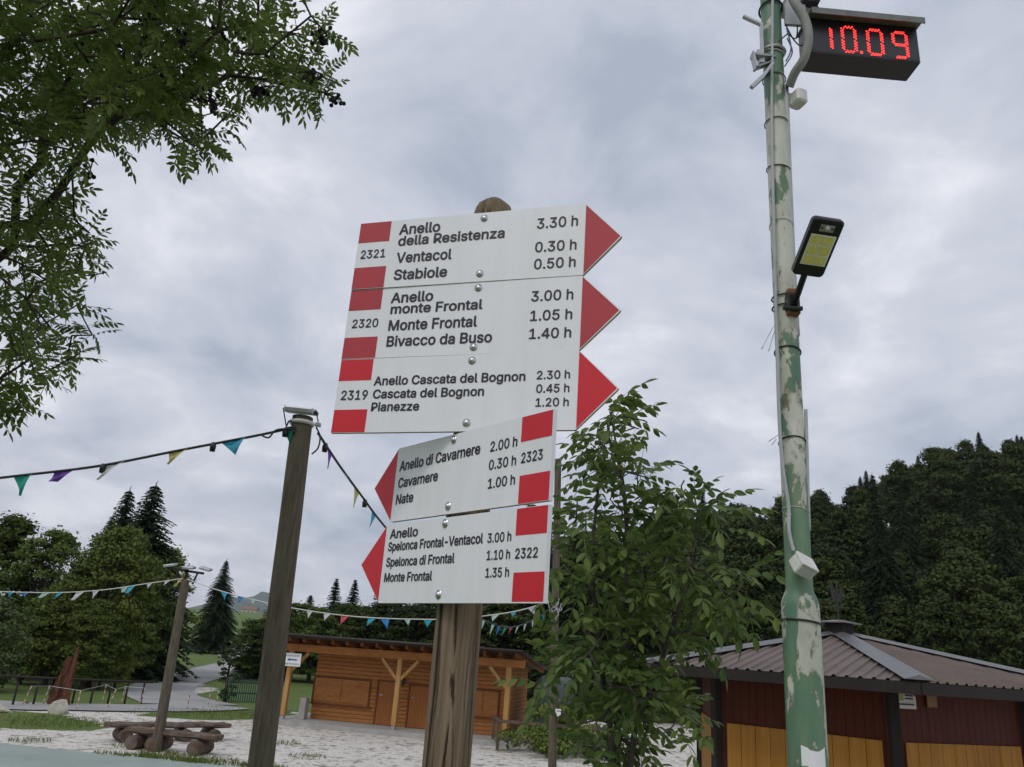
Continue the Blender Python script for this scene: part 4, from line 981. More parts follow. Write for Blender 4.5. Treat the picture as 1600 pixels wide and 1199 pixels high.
# carved trunk
g1 = gnd(94, 1103); ct = thing('carved_trunk', 'reddish brown splintered tree trunk sculpture behind the pale boulder', 'sculpture', (g1.x, g1.y, 0))
def splinter(pts, rad, nm):
    vs = []; fs = []; seg = 14; P = smooth(pts, 8); n_ = len(P)
    for j, p in enumerate(P):
        t = j/(n_-1); r_ = np.interp(t, [0, .3, .7, 1], rad)
        for i in range(seg):
            a = 2*math.pi*i/seg; k_ = r_*(1+.22*math.sin(3*a+j*.5)+.15*math.sin(7*a-j*.8)+.08*random.uniform(-1, 1)); vs.append(p+V(k_*math.cos(a), k_*math.sin(a)*.8, 0))
    for j in range(n_-1):
        for i in range(seg): k_ = (i+1) % seg; fs.append([j*seg+i, j*seg+k_, (j+1)*seg+k_, (j+1)*seg+i])
    fs.append([(n_-1)*seg+i for i in range(seg)])
    meshobj(nm, vs, fs, M['rust_wood'], ct)
G = V(g1.x, g1.y, 0)
splinter([G, G+V(-.01, 0, .55), G+V(-.03, 0, 1.1), G+V(-.05, 0, 1.7)], [.21, .2, .16, .1], 'trunk')
splinter([G+V(.2, -.1, 0), G+V(.2, -.1, .7), G+V(.2, -.1, 1.3), G+V(.22, -.1, 2.05)], [.13, .11, .08, .045], 'splinter')
splinter([G+V(-.24, -.1, 0), G+V(-.2, -.1, .6), G+V(-.14, -.1, 1.25)], [.2, .18, .1, .03], 'splinter')
# long dark rail fence
ra, rb_ = gnd(-60, 1108), gnd(212, 1103); rfn = thing('rail_fence', 'long low dark wooden rail fence in front of the left trees', 'fence', (ra+rb_)/2)
ra.y += 1.2; rb_.y += 1.2; zz1, zz2 = 1.0, .82
b = MB(); b.tube([ra+V(0, 0, zz1), (ra+rb_)/2+V(0, 0, .9), rb_+V(0, 0, zz2)], .042, 10); b.build('rail', M['rail_wood'], rfn, True)
for i in range(9):
    p = ra.lerp(rb_, (i+.3)/8.8); b = MB(); b.tube([(p.x, p.y, -.1), (p.x, p.y, .8)], .04, 8); b.build('fence_post', M['rail_wood'], rfn, True)
# red and white barrier stakes
def mat_stake():
    n = NT('red_white_stake'); c_ = n.n('ShaderNodeTexCoord'); s_ = n.n('ShaderNodeSeparateXYZ'); n.l(c_.outputs['Object'], s_.inputs[0])
    f = n.math('GREATER_THAN', n.math('MODULO', n.math('ADD', s_.outputs[2], 10), .22), .11); n.col(n.mix(f, (.55, .50, .42), (.36, .14, .09))); n.set(Roughness=.6); return n.m
MS = mat_stake(); stk = []
for i, (px, py, ln) in enumerate(((34, 1103, .25), (66, 1102, .15), (119, 1111, 0), (160, 1098, 0), (167, 1107, .28), (189, 1101, .05), (216, 1103, .2), (292, 1110, 0), (325, 1103, 0), (337, 1106, 0))):
    p = gnd(px, py-0); t_ = thing('barrier_stake', 'thin red and white striped stake holding tape by the left road', 'stake', p, 'striped stakes along the road')
    b = MB(); b.tube([p-V(0, 0, .1), p+V(ln*.7, 0, .68)], .02, 8); b.build('stake', MS, t_); stk.append(p+V(ln*.7, 0, .66))
    b = MB(); b.dome(p+V(ln*.7, 0, .67), V(0, 0, 1), .024, .02, 8); b.build('stake_cap', M['sign_red_old'], t_)
for i0 in (0, 7):
    seq = stk[i0:i0+7] if i0 == 0 else stk[7:]
    b = MB()
    for p, q in zip(seq[:-1], seq[1:]): b.beam(p, q, .004, .010)
    o_ = b.build('barrier_tape', M['sign_white'], None, False, seq[0]); tag(o_, ('long white barrier tape strung between the striped stakes by the boulder', 'short white barrier tape between the striped stakes near the road bend')[i0 > 0], 'tape')
# handrail fence right of the hut
ha = V(.35, 27.2, 0); hb = V(4.6, 26.6, 0); hf = thing('handrail_fence', 'low weathered two-rail wooden fence right of the timber hut', 'fence', ha)
pts = [ha+V(-.15, 1.6, 0), ha, ha.lerp(hb, .33), ha.lerp(hb, .66), hb]
for p in pts: b = MB(); b.box(p+V(0, 0, .42), (.1, .1, .95), None, .01); b.build('fence_post', M['pole_wood'], hf)
for z in (.36, .86):
    for p, q in zip(pts[:-1], pts[1:]): b = MB(); b.beam(p+V(0, -.06, z), q+V(0, -.06, z), .05, .09); b.build('rail', M['log'], hf)
# tarp-covered stack at the right end of the hut
tb = hp(9.4, 2.2, 0); vs = []; fs = []
for j in range(9):
    for i in range(24):
        a = 2*math.pi*i/24; t = j/8; c_, s_ = math.cos(a), math.sin(a); k_ = (abs(c_)**4+abs(s_)**4)**-.25
        w__ = (.62 if t < .8 else .62*(1-(t-.8)*1.8)); r_ = k_*w__*(1+.05*math.sin(a*9+j)+.12*(1-t))
        vs.append(tb+U*(c_*r_)+W_*(s_*r_*1.7)+V(0, 0, 2.2*min(1, t*1.12)+.04*math.sin(a*3)))
for j in range(8):
    for i in range(24): k_ = (i+1) % 24; fs.append([j*24+i, j*24+k_, (j+1)*24+k_, (j+1)*24+i])
fs.append([8*24+i for i in range(24)])
o_ = meshobj('covered_stack', vs, fs, M['tarp'], None, True, tb); tag(o_, 'stack under a dark green tarpaulin at the right end of the hut', 'stack')
# green wire fence by the road bend
gf0 = gnd(330, 1102); gf1 = gnd(396, 1104); gfn = thing('green_fence', 'small dark green picket fence beside the bush near the road', 'fence', gf0)
GM = mat_plain('green_painted_metal', (.02, .06, .045), .5); gf0.y += 2; gf1.y += 2
b = MB()
for i in range(19): p = gf0.lerp(gf1, i/18); b.box(p+V(0, 0, .5), (.05, .03, 1.0), None, .01)
b.build('pickets', GM, gfn)
b = MB(); b.beam(gf0+V(0, .05, .4), gf1+V(0, .05, .4), .04, .06); b.beam(gf0+V(0, .05, .85), gf1+V(0, .05, .85), .04, .06); b.build('rail', GM, gfn)
# distant house
hx = at(389, 966, 600); hz = terrain(hx.x, hx.y); hh = thing('farmhouse', 'tiny pale farmhouse with a brown roof far away below the mountain', 'house', (hx.x, hx.y, hz))
b = MB(); b.box((hx.x, hx.y, hz+2.2), (10, 8, 4.4)); b.build('wall', mat_plain('pale_plaster', (.5, .46, .40), .8), hh)
b = MB(); x_, y_ = hx.x, hx.y; b.add([(x_-5.6, y_-4.6, hz+4.3), (x_+5.6, y_-4.6, hz+4.3), (x_+5.6, y_+4.6, hz+4.3), (x_-5.6, y_+4.6, hz+4.3), (x_-5.6, y_, hz+6.6), (x_+5.6, y_, hz+6.6)], [[0, 1, 5, 4], [2, 3, 4, 5], [0, 4, 3], [1, 2, 5], [3, 2, 1, 0]]); b.build('roof', mat_plain('brown_tile_roof', (.22, .13, .09), .8), hh)
for dx in (-3, 0, 3): b = MB(); b.box((x_+dx, y_-4.02, hz+2.4), (1, .1, 1.3)); b.build('window', M['black_plastic'], hh)
# ---------------------------------------------------------------- trees: background kinds
def quads(c, d, n_, ln, wd):
    # c centres, d long direction, n_ normals (all Nx3)
    d = d/np.linalg.norm(d, axis=1, keepdims=True); s = np.cross(n_, d); s /= np.linalg.norm(s, axis=1, keepdims=True)+1e-9
    ln = np.asarray(ln)[:, None]; wd = np.asarray(wd)[:, None]
    v = np.stack([c-d*ln*.5, c+s*wd*.5, c+d*ln*.5, c-s*wd*.5], 1).reshape(-1, 3)
    return v, np.arange(len(v)).reshape(-1, 4)
def unit(n): v = rng.normal(size=(n, 3)); return v/np.linalg.norm(v, axis=1, keepdims=True)
def dec_mesh(name, H, W, base, nclump, per, leaf, mat, cone=.0):
    cl = []
    while len(cl) < nclump:
        t = rng.uniform(0, 1); prof = math.sin(math.pi*min(1, (t*.86+.12)))**.6*(1-cone*t)
        a = rng.uniform(0, 6.283); r_ = W/2*prof*math.sqrt(rng.uniform(.12, 1))*rng.uniform(.8, 1.15)
        cl.append((r_*math.cos(a), r_*math.sin(a), base+(H-base)*(.04+.92*t), rng.uniform(.5, 1.25)*W*.118))
    cl = np.array(cl); N_ = nclump*per; idx = np.repeat(np.arange(nclump), per)
    u = unit(N_); u[:, 2] = np.where(u[:, 2] < -.3, -u[:, 2], u[:, 2]); rad = rng.uniform(.25, 1.05, N_)**.5
    far_ = rng.uniform(0, 1, N_) < .16; rad[far_] = rng.uniform(.9, 1.42, far_.sum()); u[far_, 2] += .35; du = np.round(rng.normal(size=(nclump, 7, 3)), 2); pick = du[idx, rng.integers(0, 7, N_)]; u[far_] = pick[far_]/np.linalg.norm(pick[far_], axis=1, keepdims=True)+rng.normal(0, .10, (far_.sum(), 3))+np.array([0, 0, .25])
    sc = cl[idx, 3][:, None]*np.array([1.15, 1.15, .72])
    c = cl[idx, :3]+u*rad[:, None]*sc
    n_ = u*.7+unit(N_)*.6+np.array([0, 0, .35]); n_ /= np.linalg.norm(n_, axis=1, keepdims=True)
    d = np.cross(n_, unit(N_))+np.array([0, 0, -.25]); s = rng.uniform(.7, 1.3, N_)*leaf
    v, f = quads(c, d, n_, s*1.35, s)
    root = thing(name, 'x', 'tree'); crown = meshobj('crown', v, f, mat, root)
    b = MB(); r0 = H*.018+.05; b.tube([(0, 0, -.3), (.05, 0, base*.6), (0, .08, base+(H-base)*.4), (0, 0, H*.85)], [r0*1.2, r0, r0*.6, r0*.12], 8)
    for k_ in range(9):
        q = cl[rng.integers(nclump)]; z = max(base*.5, q[2]*.62); b.tube([(0, .03, z), (q[0]*.5, q[1]*.5, (z+q[2])/2+.1), (q[0], q[1], q[2])], [r0*.38, r0*.25, r0*.06], 6)
    b.build('trunk', M['bark'], root, True); return root
def spruce_mesh(name, H, W, mat, dens=1.0, droop=.45):
    cs, ds, ns, ls, ws = [], [], [], [], []; z = H*.06; b = MB()
    while z < H*.985:
        t = z/H; L_ = W/2*(1-t)**.82*rng.uniform(.8, 1.12)+.05; nb = max(5, int((11-3*t)*dens)); a0_ = rng.uniform(0, 6.28)
        for k_ in range(nb):
            a = a0_+6.283*k_/nb+rng.uniform(-.25, .25); L2 = L_*rng.uniform(.7, 1.12); di = np.array([math.cos(a), math.sin(a), 0]); sd_ = np.array([-math.sin(a), math.cos(a), 0])
            m_ = max(3, int(L2/.2)); zq = z+rng.uniform(-.1, .1)
            for j in range(m_):
                s_ = (j+.5)/m_; p = di*L2*s_+np.array([0, 0, zq+.22*L2*s_-droop*L2*s_*s_*1.2])
                for sg in (-1, 1, 0):
                    dd = di*(.6 if sg else 1)+sd_*sg*.8+np.array([0, 0, -.35-.3*rng.uniform()]); wl2 = (.16+.30*L2*(1-s_*.75)*.55)
                    cs.append(p+dd*wl2*.4); ds.append(dd); ns.append(np.array([rng.uniform(-.35, .35), rng.uniform(-.35, .35), 1])); ls.append(wl2*1.5); ws.append(wl2*.42+.04)
        z += H*.0165*rng.uniform(.8, 1.25)
    for k_ in range(5): cs.append(np.array([0, 0, H*(.96+.008*k_)])); ds.append(np.array([rng.uniform(-.4, .4), rng.uniform(-.4, .4), 1])); ns.append(np.array([1., .3*k_, 0])); ls.append(H*.04); ws.append(.08)
    v, f = quads(np.array(cs), np.array(ds), np.array(ns)/1.0, ls, ws)
    root = thing(name, 'x', 'tree'); meshobj('crown', v, f, mat, root)
    r0 = H*.014+.05; b.tube([(0, 0, -.3), (0, 0, H*.5), (0, 0, H*.97)], [r0, r0*.55, .015], 8); b.build('trunk', M['bark'], root, True); return root
def place(proto, p, k_, rz, label, group, first):
    o = proto if first else copy_tree(proto)
    o.location = p; o.scale = k_ if isinstance(k_, tuple) else (k_, k_, k_); o.rotation_euler = (0, 0, rz); o['label'] = label
    if group: o['group'] = group
    return o
DEC = [dec_mesh('broadleaf_tree', 10, 5.6, .8, 170, 125, .15, M['dec_leaf']), dec_mesh('broadleaf_tree', 10, 5.2, .6, 170, 125, .15, M['dec_leaf_y'], .35), dec_mesh('broadleaf_tree', 10, 6.2, .5, 180, 125, .15, M['dec_leaf_y'])]
PALE = dec_mesh('pale_tree', 6, 5.0, .2, 120, 90, .15, M['pale_leaf'])
FIR = spruce_mesh('dense_spruce', 14, 8.2, M['needle'], 1.6, .5)
SPR = [spruce_mesh('spruce_tree', 12, 5.2, M['needle']), spruce_mesh('spruce_tree', 12, 4.4, M['needle'], 1.1, .3)]
HILL = [dec_mesh('hill_tree', 12, 7.2, .8, 150, 95, .23, M['hill_leaf']), dec_mesh('hill_tree', 12, 6.0, .8, 150, 95, .23, M['hill_leaf'], .4), dec_mesh('hill_tree', 12, 8.2, .6, 160, 95, .23, M['hill_leaf'])]
used = set()
def put(proto, px, ptop, Y, label, group=None, wk=1.0):
    H0 = max(v.co.z for v in proto.children[0].data.vertices) if proto.name not in hcache else hcache[proto.name]
    hcache[proto.name] = H0
    p = at(px, 1000, Y); z0_ = terrain(p.x, Y)
    # the place under the seen top
    t_ = at(px, ptop, Y); p = V(t_.x, Y, z0_); k_ = (t_.z-z0_)/H0
    f_ = proto.name not in used; used.add(proto.name)
    return place(proto, p, (k_*wk, k_*wk, k_), random.uniform(0, 6.28), label, group, f_)
hcache = {}
GL = 'broadleaf trees at the left edge of the yard'
for i, (q, px, pt, Y, wk, lb) in enumerate((
  (1, 28, 798, 44, 1.1, 'yellow-green broadleaf tree nearest the left edge, with the taller left top'), (0, 92, 820, 43, 1.0, 'broadleaf tree with a pointed top behind the carved trunk'), (1, 135, 868, 41.5, .95, 'lower broadleaf tree in the dip left of the two tall spruces'), (2, 196, 812, 41, .95, 'yellowing broadleaf tree directly in front of the two tall spruces'),
  (0, 238, 868, 47, .9, 'dark broadleaf tree behind the top of the slim lamp post'), (2, 204, 958, 41, .8, 'low bushy tree nearest the road behind the right end of the rail fence'), (0, -60, 770, 46, 1.1, 'tall broadleaf tree just past the left edge of the view'), (2, 160, 930, 39.5, 1.1, 'low yellowing tree right behind the dark rail fence'), (1, 270, 850, 57, 1.2, 'tapering tree between the slim lamp post and the road'), (2, 110, 905, 40, 1.2, 'mid-height yellowing tree above the boulder'), (0, 182, 950, 40, .9, 'low dark tree behind the striped stakes'),
  (0, 60, 950, 40, 1.2, 'low dark broadleaf tree behind the reddish carved trunk'), (1, -130, 830, 42, 1.1, 'yellow-green tree outside the left edge of the view'))):
    put(DEC[q], px, pt, Y, lb, GL, wk)
put(PALE, 8, 925, 35, 'pale grey-green low tree at the left edge above the white stone', None, 1.0)
GSP = 'tall spruces rising behind the left broadleaf trees'
put(FIR, 205, 758, 48, 'left one of two tall dark spruces above the left trees', GSP, 1.15)
put(FIR, 178, 800, 49, 'shorter dark conifer at the left foot of the two tall spruces', None, .9)
put(FIR, 246, 750, 50, 'right one of two tall spruces above the left trees, with a lighter top', GSP, 1.45)
put(FIR, 355, 872, 92, 'lone dense spruce standing by the bend of the road', None, 1.15)
GB = 'dark spruces in a row behind the timber hut'
for px, pt, Y, wk, q in ((402, 985, 60, 1.5, 1), (430, 950, 58, 1.3, 1), (486, 928, 68, 1.0, 0), (527, 902, 70, .8, 1), (556, 904, 70, .8, 1), (600, 900, 72, .9, 1), (630, 915, 66, 1.0, 0), (662, 905, 68, 1.0, 1), (700, 900, 66, 1.0, 0), (735, 895, 66, 1.0, 1), (770, 885, 68, 1.0, 0), (805, 880, 66, 1.0, 1), (840, 880, 66, 1.0, 0)):
    put(SPR[q], px, pt, Y, 'dark spruce in the dense row behind the timber hut roof', GB, wk*1.75)
GB2 = 'broadleaf trees between the hut and the spruces'
for px, pt, Y, wk in ((405, 965, 56, 1.2), (440, 945, 57, 1.0), (470, 938, 59, 1.1), (498, 944, 57, 1.0), (540, 938, 60, 1.1), (572, 942, 58, 1.0), (610, 935, 59, 1.1), (650, 940, 57, 1.1), (690, 930, 58, 1.1), (730, 935, 57, 1.1), (775, 925, 58, 1.1), (820, 920, 57, 1.1), (865, 905, 57, 1.1)):
    put(DEC[0] if px < 550 else HILL[0], px, pt, Y, 'dark broadleaf tree in the mass behind the timber hut', GB2, wk*1.3)
# hillside forest
GH = 'dense dark trees covering the hillside on the right'; cnt = 0
Y = 47.0
while Y < 150:
    a = .045 if Y > 60 else .08
    step = 4.6 if Y < 70 else 6.2
    x = a*Y+random.uniform(0, 2)
    while x < .78*Y:
        yy = Y+random.uniform(-2, 2); q = random.choice(HILL if random.random() < .84 else [FIR]); f_ = q.name not in used; used.add(q.name); k_ = random.uniform(.72, 1.05)*(.8 if Y < 60 else 1); wq = .9 if q is FIR else 1.05
        place(q, V(x, yy, terrain(x, yy)-.2), (k_*wq, k_*wq, k_), random.uniform(0, 6.28), 'dark broadleaf tree in the dense forest on the right hillside' if q in HILL else 'dark conifer among the broadleaf forest on the right hillside', GH, f_); cnt += 1
        x += step*random.uniform(.8, 1.25)
    Y += 8.5 if Y < 70 else 11
print('hill trees', cnt)
put(SPR[0], 1362, 738, 84, 'dark spruce poking above the forest ridge right of the green pole', None, .9)
# shrubs
def shrub(name, label, p, H, W, mat, leaf=.09, n_=26):
    r = dec_mesh(name, H, W, .05, n_, 130, leaf, mat); r.location = p; r['label'] = label; r['category'] = 'shrub'; return r
g1 = gnd(362, 1096); shrub('shrub', 'dark bush with wispy top beside the green picket fence', (g1.x-.2, g1.y-.6, 0), 2.5, 1.35, M['needle'], .07, 18)
shrub('shrub', 'yellowish low shrub behind the handrail fence right of the hut', (2.6, 28.4, 0), 1.5, 3.2, M['dec_leaf_y'])
shrub('shrub', 'dark green low shrub at the foot of the handrail fence', (2.4, 27.2, 0), .75, 3.6, M['dec_leaf'], .07, 40)
shrub('shrub', 'low green shrub at the right edge behind the kiosk', (12.6, 19.6, 0), 1.5, 1.8, M['dec_leaf'])
# ---------------------------------------------------------------- near trees with compound leaves
def leaflet(P0, d, n_, L_, W2):
    s = n_.cross(d).normalized(); prof = [(0, .05), (.22, .75), (.5, 1.0), (.78, .62), (1, 0)]
    pts = []
    for t, w__ in prof:
        c = P0+d*(L_*t)-n_*(.10*L_*t*t); pts.append((c+s*(W2*w__*.5)+n_*(.12*W2*w__), c, c-s*(W2*w__*.5)+n_*(.12*W2*w__)))
    vs = [p for tri in pts[:-1] for p in tri]+[pts[-1][1]]; fs = []
    for i in range(3):
        b_ = i*3; fs += [[b_, b_+1, b_+4, b_+3], [b_+1, b_+2, b_+5, b_+4]]
    b_ = 9; fs += [[b_, b_+1, b_+3, b_+3], [b_+1, b_+2, b_+3, b_+3]]
    return vs, fs
def compound(pairs, L_, ll_, lw, droop, seed):
    rs = random.Random(seed); vs = []; fs = []; P = []
    n_ = 10
    for i in range(n_+1):
        t = i/n_; P.append(V(L_*t*(1-.12*droop*t), 0, .10*L_*t-droop*L_*t*t))
    # rachis as a thin strip
    for i in range(n_):
        b_ = len(vs); w__ = .0022; vs += [P[i]+V(0, w__, 0), P[i]-V(0, w__, 0), P[i+1]-V(0, w__, 0), P[i+1]+V(0, w__, 0)]; fs.append([b_, b_+1, b_+2, b_+3])
    def at_(t): i = min(n_-1, int(t*n_)); return P[i].lerp(P[i+1], t*n_-i), (P[i+1]-P[i]).normalized()
    def put_(p, d, n__, k_):
        b_ = len(vs); v_, f_ = leaflet(p, d, n__, ll_*k_, lw*k_); vs.extend(v_); fs.extend([[i+b_ for i in f] for f in f_])
    for j in range(pairs):
        t = .26+.68*j/max(1, pairs-1); p, tg = at_(t); k_ = 1-.25*abs(j/(pairs-1)-.45)
        for s_ in (-1, 1):
            d = (tg*rs.uniform(.45, .75)+V(0, s_, 0)+V(0, 0, -droop*rs.uniform(.3, 1.1)-.1)).normalized(); nn_ = (V(0, 0, 1)+V(rs.uniform(-.3, .3), rs.uniform(-.3, .3), 0)); nn_ = (nn_-d*nn_.dot(d)).normalized()
            put_(p, d, nn_, k_*rs.uniform(.88, 1.1))
    p, tg = at_(1); nn_ = V(0, 0, 1)-tg*tg.z; put_(p, tg, nn_.normalized(), 1.05)
    return np.array([tuple(v) for v in vs]), np.array(fs)
def scatter(templates, pos, dirs, ups, scale):
    V_, F_ = [], []; base = 0
    for i in range(len(pos)):
        tv, tf = templates[i % len(templates)]
        x = dirs[i]/np.linalg.norm(dirs[i]); y = np.cross(ups[i], x); y /= np.linalg.norm(y)+1e-9; z = np.cross(x, y)
        V_.append(tv@np.stack([x, y, z])*scale[i]+pos[i]); F_.append(tf+base); base += len(tv)
    return np.concatenate(V_), np.concatenate(F_)
def mesh_mixed(name, v, f, mat, parent):
    # faces with a repeated last index are triangles
    tri = f[:, 2] == f[:, 3]; fl = [list(q[:3]) if t else list(q) for q, t in zip(f.tolist(), tri)]
    off = wloc(parent); me = bpy.data.meshes.new(name); me.from_pydata((v-np.array(off)).tolist(), [], fl); me.update(); me.materials.append(mat)
    o = bpy.data.objects.new(name, me); COL.objects.link(o); o.parent = parent; return o
def grow(trunk, targets, seg=.28, alpha=.35, rtip=.004, power=2.35, wob=.05, sag=0.0):
    nodes = [Vector(p) for p in trunk]; par = [-1]+list(range(len(trunk)-1)); ln = [0.0]
    for i in range(1, len(nodes)): ln.append(ln[-1]+(nodes[i]-nodes[i-1]).length*.5)
    T0 = nodes[-1]; tips = []
    for t in sorted(targets, key=lambda q: min((q-n_).length for n_ in nodes[:len(trunk)])):
        arr = np.array([tuple(n_) for n_ in nodes]); dd = np.linalg.norm(arr-np.array(t), axis=1)+alpha*np.array(ln)
        i = int(np.argmin(dd)); a = nodes[i]; L_ = (t-a).length; n_ = max(1, int(L_/seg)); 
        tg = (a-nodes[par[i]]).normalized() if par[i] >= 0 else (t-a).normalized()
        c = a+tg*L_*.35; prev = i
        for k_ in range(1, n_+1):
            s = k_/n_; p = a*(1-s)**2+c*2*s*(1-s)+t*s*s
            p = p+V(random.gauss(0, wob), random.gauss(0, wob), random.gauss(0, wob))*seg*(1 if k_ < n_ else 0)-V(0, 0, sag*math.sin(s*3.14)*L_)
            nodes.append(p); par.append(prev); ln.append(ln[prev]+(p-nodes[prev]).length); prev = len(nodes)-1
        tips.append(prev)
    w__ = [0.0]*len(nodes)
    ch = [0]*len(nodes)
    for i in range(len(nodes)-1, 0, -1):
        if ch[i] == 0: w__[i] += rtip**power
        w__[i] += 0; w__[par[i]] += w__[i]*1.006; ch[par[i]] += 1
    rad = [max(rtip, x**(1/power)) for x in w__]
    return nodes, par, rad, tips
def limb_mesh(nodes, par, rad, lim=None, seg=6):
    b = MB(); kids = {}
    for i, p in enumerate(par):
        if p >= 0: kids.setdefault(p, []).append(i)
    done = [False]*len(nodes)
    def chain(s, i):
        P = [nodes[s]] if s >= 0 else []; Rr = [rad[i]] if s >= 0 else []
        while True:
            P.append(nodes[i]); Rr.append(rad[i]); ks_ = kids.get(i, [])
            if not ks_: break
            ks_ = sorted(ks_, key=lambda q: -rad[q])
            for q in ks_[1:]: stack.append((i, q))
            i = ks_[0]
        if len(P) > 1: b.tube(P, Rr, 5 if Rr[0] < .02 else (8 if Rr[0] < .08 else 14), True)
    stack = [(-1, 0)]
    while stack:
        s, i = stack.pop(); chain(s, i)
    return b
def leaves_on(nodes, par, tips, per, reach, grav, lift=.2):
    pos, dr = [], []
    for t in tips:
        i = t; path = [t]
        L_ = 0
        while par[path[-1]] >= 0 and L_ < reach: L_ += (nodes[path[-1]]-nodes[par[path[-1]]]).length; path.append(par[path[-1]])
        tg = (nodes[path[0]]-nodes[path[min(len(path)-1, 2)]]); tg = tg.normalized() if tg.length > 0 else V(0, 0, 1)
        for k_ in range(per):
            s = random.random()**1.6*(len(path)-1); j = int(s); p = nodes[path[j]].lerp(nodes[path[min(j+1, len(path)-1)]], s-j)
            a = random.uniform(0, 6.283); x = tg.orthogonal().normalized(); y = tg.cross(x)
            d = tg*random.uniform(.1, .9)+(x*math.cos(a)+y*math.sin(a))*.9+V(0, 0, lift-grav*random.uniform(.2, 1)); pos.append(tuple(p)); dr.append(tuple(d))
    return np.array(pos), np.array(dr)
# --- big ash tree at the upper left
tpx = V(-6.4, 5.4, terrain(-6.4, 5.4))
ash = thing('ash_tree', 'large ash tree reaching in from the upper left with drooping feathery leaves', 'tree', tpx)
poly = [(-330, -260), (520, -260), (492, -60), (470, -20), (520, 20), (560, 60), (555, 170), (535, 185), (500, 165), (455, 140), (430, 118), (418, 150), (412, 205), (372, 228), (352, 268), (330, 270), (312, 245), (262, 232), (222, 250), (198, 258), (186, 290), (150, 296), (128, 330), (118, 372), (160, 395), (158, 425), (138, 450), (155, 500), (168, 570), (140, 600), (110, 605), (66, 640), (64, 690), (20, 700), (-60, 700), (-200, 600)]
tg_ = []
def inset(x, y): return (x-34*sst(120, 420, x)-22*(1-sst(100, 250, x))*sst(300, 420, y), y-36*sst(90, 240, y))
def addt(px, py, lo=4.6, hi=7.2):
    px, py = inset(px, py)
    d = ray(px, py); 
    tg_.append(CAMP+d*(random.uniform(lo, hi)/d.length))
tries = 0
while len(tg_) < 600 and tries < 20000:
    tries += 1; x = random.uniform(-330, 565); y = random.uniform(-260, 705)
    if not inside(poly, x, y): continue
    dens = 1.0 if x < 330 else .62
    if x > 415 and y < 190: dens = .55
    if 20 < x < 60 and 320 < y < 390: dens = .2
    if -20 < x < 30 and 480 < y < 600: dens = .35
    if random.random() > dens: continue
    addt(x, y)
for x, y in ((545, 55), (520, 25), (550, 165), (538, 120), (500, 150), (470, 108), (520, 95), (450, 60), (480, 40), (405, 185), (395, 205), (345, 255), (330, 265), (410, 130), (155, 400), (150, 420), (140, 455), (160, 560), (140, 590), (60, 660), (40, 680), (20, 640)): addt(x, y, 5.0, 6.2)
trunk = [tpx+V(0, 0, -.1), tpx+V(.1, .05, 1.2), tpx+V(.25, .1, 2.4), tpx+V(.5, .2, 3.4), tpx+V(.85, .3, 4.3), tpx+V(1.3, .4, 5.1)]
nodes, par, rad, tips = grow(trunk, tg_, .26, .32, .0058, 2.4, .06, .03)
lm_ = limb_mesh(nodes, par, rad)
for t_ in random.sample(tips, 70):                          # bare twig ends
    p_ = nodes[t_]; d_ = (p_-nodes[par[t_]]).normalized(); e1 = p_+d_*.12+V(random.uniform(-.04, .04), random.uniform(-.04, .04), -.03); e2 = e1+d_*random.uniform(.08, .2)+V(random.uniform(-.06, .06), 0, random.uniform(-.03, .08))
    lm_.tube(smooth([p_, e1, e2], 4), [.0052]*4+[.0042]*5, 5)
lm_.build('trunk', M['bark'], ash, True)
pos, dr = leaves_on(nodes, par, tips, 7, .32, .5, .3)
AT = [compound(random.choice((4, 5, 5)), .185, .058, .024, dp, 40+i) for i, dp in enumerate((.1, .25, .4, .55, .2, .3))]
v, f = scatter(AT, pos, dr, np.tile([0, 0, 1.], (len(pos), 1))+rng.normal(0, .25, (len(pos), 3)), rng.uniform(.75, 1.15, len(pos)))
print('ash leaves', len(pos), 'faces', len(f))
mesh_mixed('foliage', v, f, M['ash_leaf'], ash)
for px, py in ((407, 136), (376, 36), (345, 45), (202, 72), (236, 60), (265, 124), (320, 150), (335, 158), (500, 58), (492, 112), (525, 152), (424, 96), (291, 64), (140, 270), (244, 0)):
    d = ray(px, py); c = CAMP+d*(5.3/d.length); nd = min(nodes, key=lambda n_: (n_-c).length); b = MB()
    b.tube([nd, (nd+c)/2+V(0, 0, -.02), c], .004, 5)
    for k_ in range(11):
        q = c+V(random.gauss(0, .022), random.gauss(0, .022), random.gauss(-.02, .03)); b.tube([c, q], .004, 4); b.dome(q, V(random.gauss(0, 1), random.gauss(0, 1), random.gauss(0, 1)), .014, .022, 6)
    b.build('seed_cluster', M['cluster'], ash)
